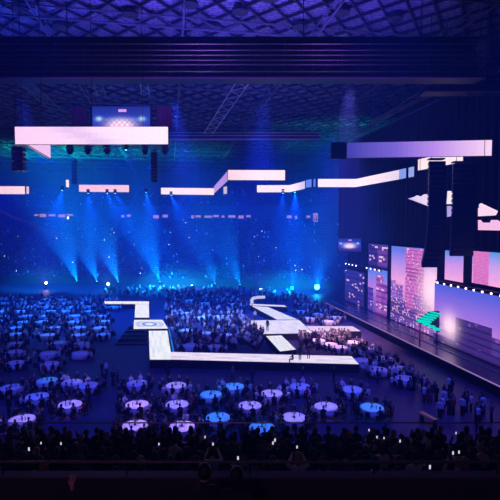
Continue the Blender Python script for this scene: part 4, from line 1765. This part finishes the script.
def opening(px0, px1, py0, py1, label, group, m, name='lit_opening', v=29.55):
    # find u on the concourse wall seen at px0 / px1
    def hit(px, py):
        r_ = ray(px, py)
        nrm = Vector((-math.sin(FA), math.cos(FA), 0))
        o_ = far(0, v, 0)
        t = (o_ - EYE).dot(nrm) / r_.dot(nrm)
        return EYE + r_ * t
    A, B, C, D = hit(px0, py1), hit(px1, py1), hit(px1, py0), hit(px0, py0)
    e = empty(name, A)
    L = e.location.copy()
    Q = [q - L for q in (A, B, C, D)]
    nrm = (Q[1] - Q[0]).cross(Q[3] - Q[0]).normalized()
    mb = MB()
    vs = [q + nrm * .03 for q in Q] + [q - nrm * .04 for q in Q]
    mb.add(vs, [(0, 1, 2, 3), (7, 6, 5, 4), (0, 4, 5, 1), (1, 5, 6, 2), (2, 6, 7, 3), (3, 7, 4, 0)])
    mb.build('pane', m, e)
    fr = MB()
    for i in range(4):
        fr.bar(Q[i] + nrm * .04, Q[(i + 1) % 4] + nrm * .04, .12)
    fr.build('frame', M_blackmetal, e)
    tag(e, label, 'window', group)


rr = random.Random(3)
x = 28
while x < 318:
    w = rr.uniform(2.5, 8)
    if (28 < x < 72 or 108 < x < 166 or 184 < x < 254 or 300 < x < 318 or 282 < x < 296) and rr.random() < .75:
        y0 = 213.6 + x * .006 + rr.uniform(-.4, .6)
        opening(x, x + w, y0, y0 + rr.uniform(2.0, 3.6), 'dim warm lit box window in the concourse band of the far stand', 'warm concourse windows', warm)
    x += w + rr.uniform(.8, 3.5)
opening(67, 69.2, 216.5, 219.2, 'bright white lamp window in the concourse band', None, glow('bright white lamp', (.85, .8, 1), 3))
opening(313, 318, 213, 223, 'tall dim pink opening at the stage end of the concourse', None, warm)
# exit openings lower in the stand stand proud of the seating
for (px0, px1, py0, py1, v, lab) in [(176, 184.5, 242.5, 245.4, 20.5, 'white exit sign over a far stand gangway'), (266, 270.5, 245, 254.5, 16.5, 'tall pinkish doorway in the far stand'), (91, 96, 242, 245, 20, 'small pale sign on the far stand near the edge')]:
    opening(px0, px1, py0, py1, lab, None, coolw if 'sign' in lab else warm, 'exit_portal', v)
pin = glow('phone torch', (.75, .85, 1.0), 2.5)
lt_root = None
for i in range(32):
    px, py = rr.uniform(2, 320), rr.uniform(222, 276)
    # on the seating slope
    v_, z_ = far_rows[0]
    best = None
    for (v_, z_) in far_rows[:33]:
        r_ = ray(px, py)
        nrm = Vector((-math.sin(FA), math.cos(FA), 0))
        o_ = far(0, v_ - .35, 0)
        t = (o_ - EYE).dot(nrm) / r_.dot(nrm)
        p = EYE + r_ * t
        err = abs(p.z - (z_ + 1.15))
        if best is None or err < best[0]:
            best = (err, p)
    p = best[1]
    if lt_root is None:
        lt_root = MB().box((0, 0, 0), (.16, .05, .2)).build('phone_torch', pin)
        o = lt_root
    else:
        o = lt_root.copy()
        COL.objects.link(o)
    o.location = p
    s = rr.uniform(.5, 1.25)
    o.scale = (s, s, s)
    tag(o, 'tiny phone light held up among the seats of the far stand', 'phone', 'phone lights in the far stand')

# trestle with a pink strip on the open floor by the stage
p0, p1 = at_z(421, 412, .75), at_z(436, 420, .75)
e = empty('control_desk', ((p0 + p1) / 2).xy.to_3d())
d_ = (p1 - p0) / 2
MB().bar((-d_.x, -d_.y, .72), (d_.x, d_.y, .72), .8, .08).build('desktop', M_wood, e)
MB().bar((-d_.x, -d_.y, .785), (d_.x, d_.y, .785), .16, .03).build('light_strip', glow('pink desk strip', (.9, .3, .7), .16), e)
for s in (-.9, .9):
    MB().box((d_.x * s, d_.y * s, .34), (.08, .7, .68)).build('leg', M_blackmetal, e)
tag(e, 'control desk with a pink light strip on the open floor before the stage', 'desk')

# ------------------------------------------------------------------ world and view
w = bpy.data.worlds.new('world')
SC.world = w
w.use_nodes = True
w.node_tree.nodes['Background'].inputs[0].default_value = (.02, .02, .12, 1)
w.node_tree.nodes['Background'].inputs[1].default_value = 0.0
vsn = w.node_tree.nodes.new('ShaderNodeVolumeScatter')
vsn.inputs['Color'].default_value = (.11, .19, 1, 1)  # blue light put into the haze colour, so white light scatters blue
vsn.inputs['Density'].default_value = .0042
vsn.inputs['Anisotropy'].default_value = .25
w.node_tree.links.new(vsn.outputs[0], w.node_tree.nodes['World Output'].inputs['Volume'])
SC.view_settings.view_transform = 'Standard'
SC.view_settings.look = 'None'
SC.view_settings.gamma = 1
SC.view_settings.exposure = 0.0
SC.view_settings.use_curve_mapping = False
SC.cycles.use_denoising = True
SC.cycles.max_bounces = 4
SC.cycles.diffuse_bounces = 2
SC.cycles.volume_bounces = 0
SC.cycles.sample_clamp_indirect = 0
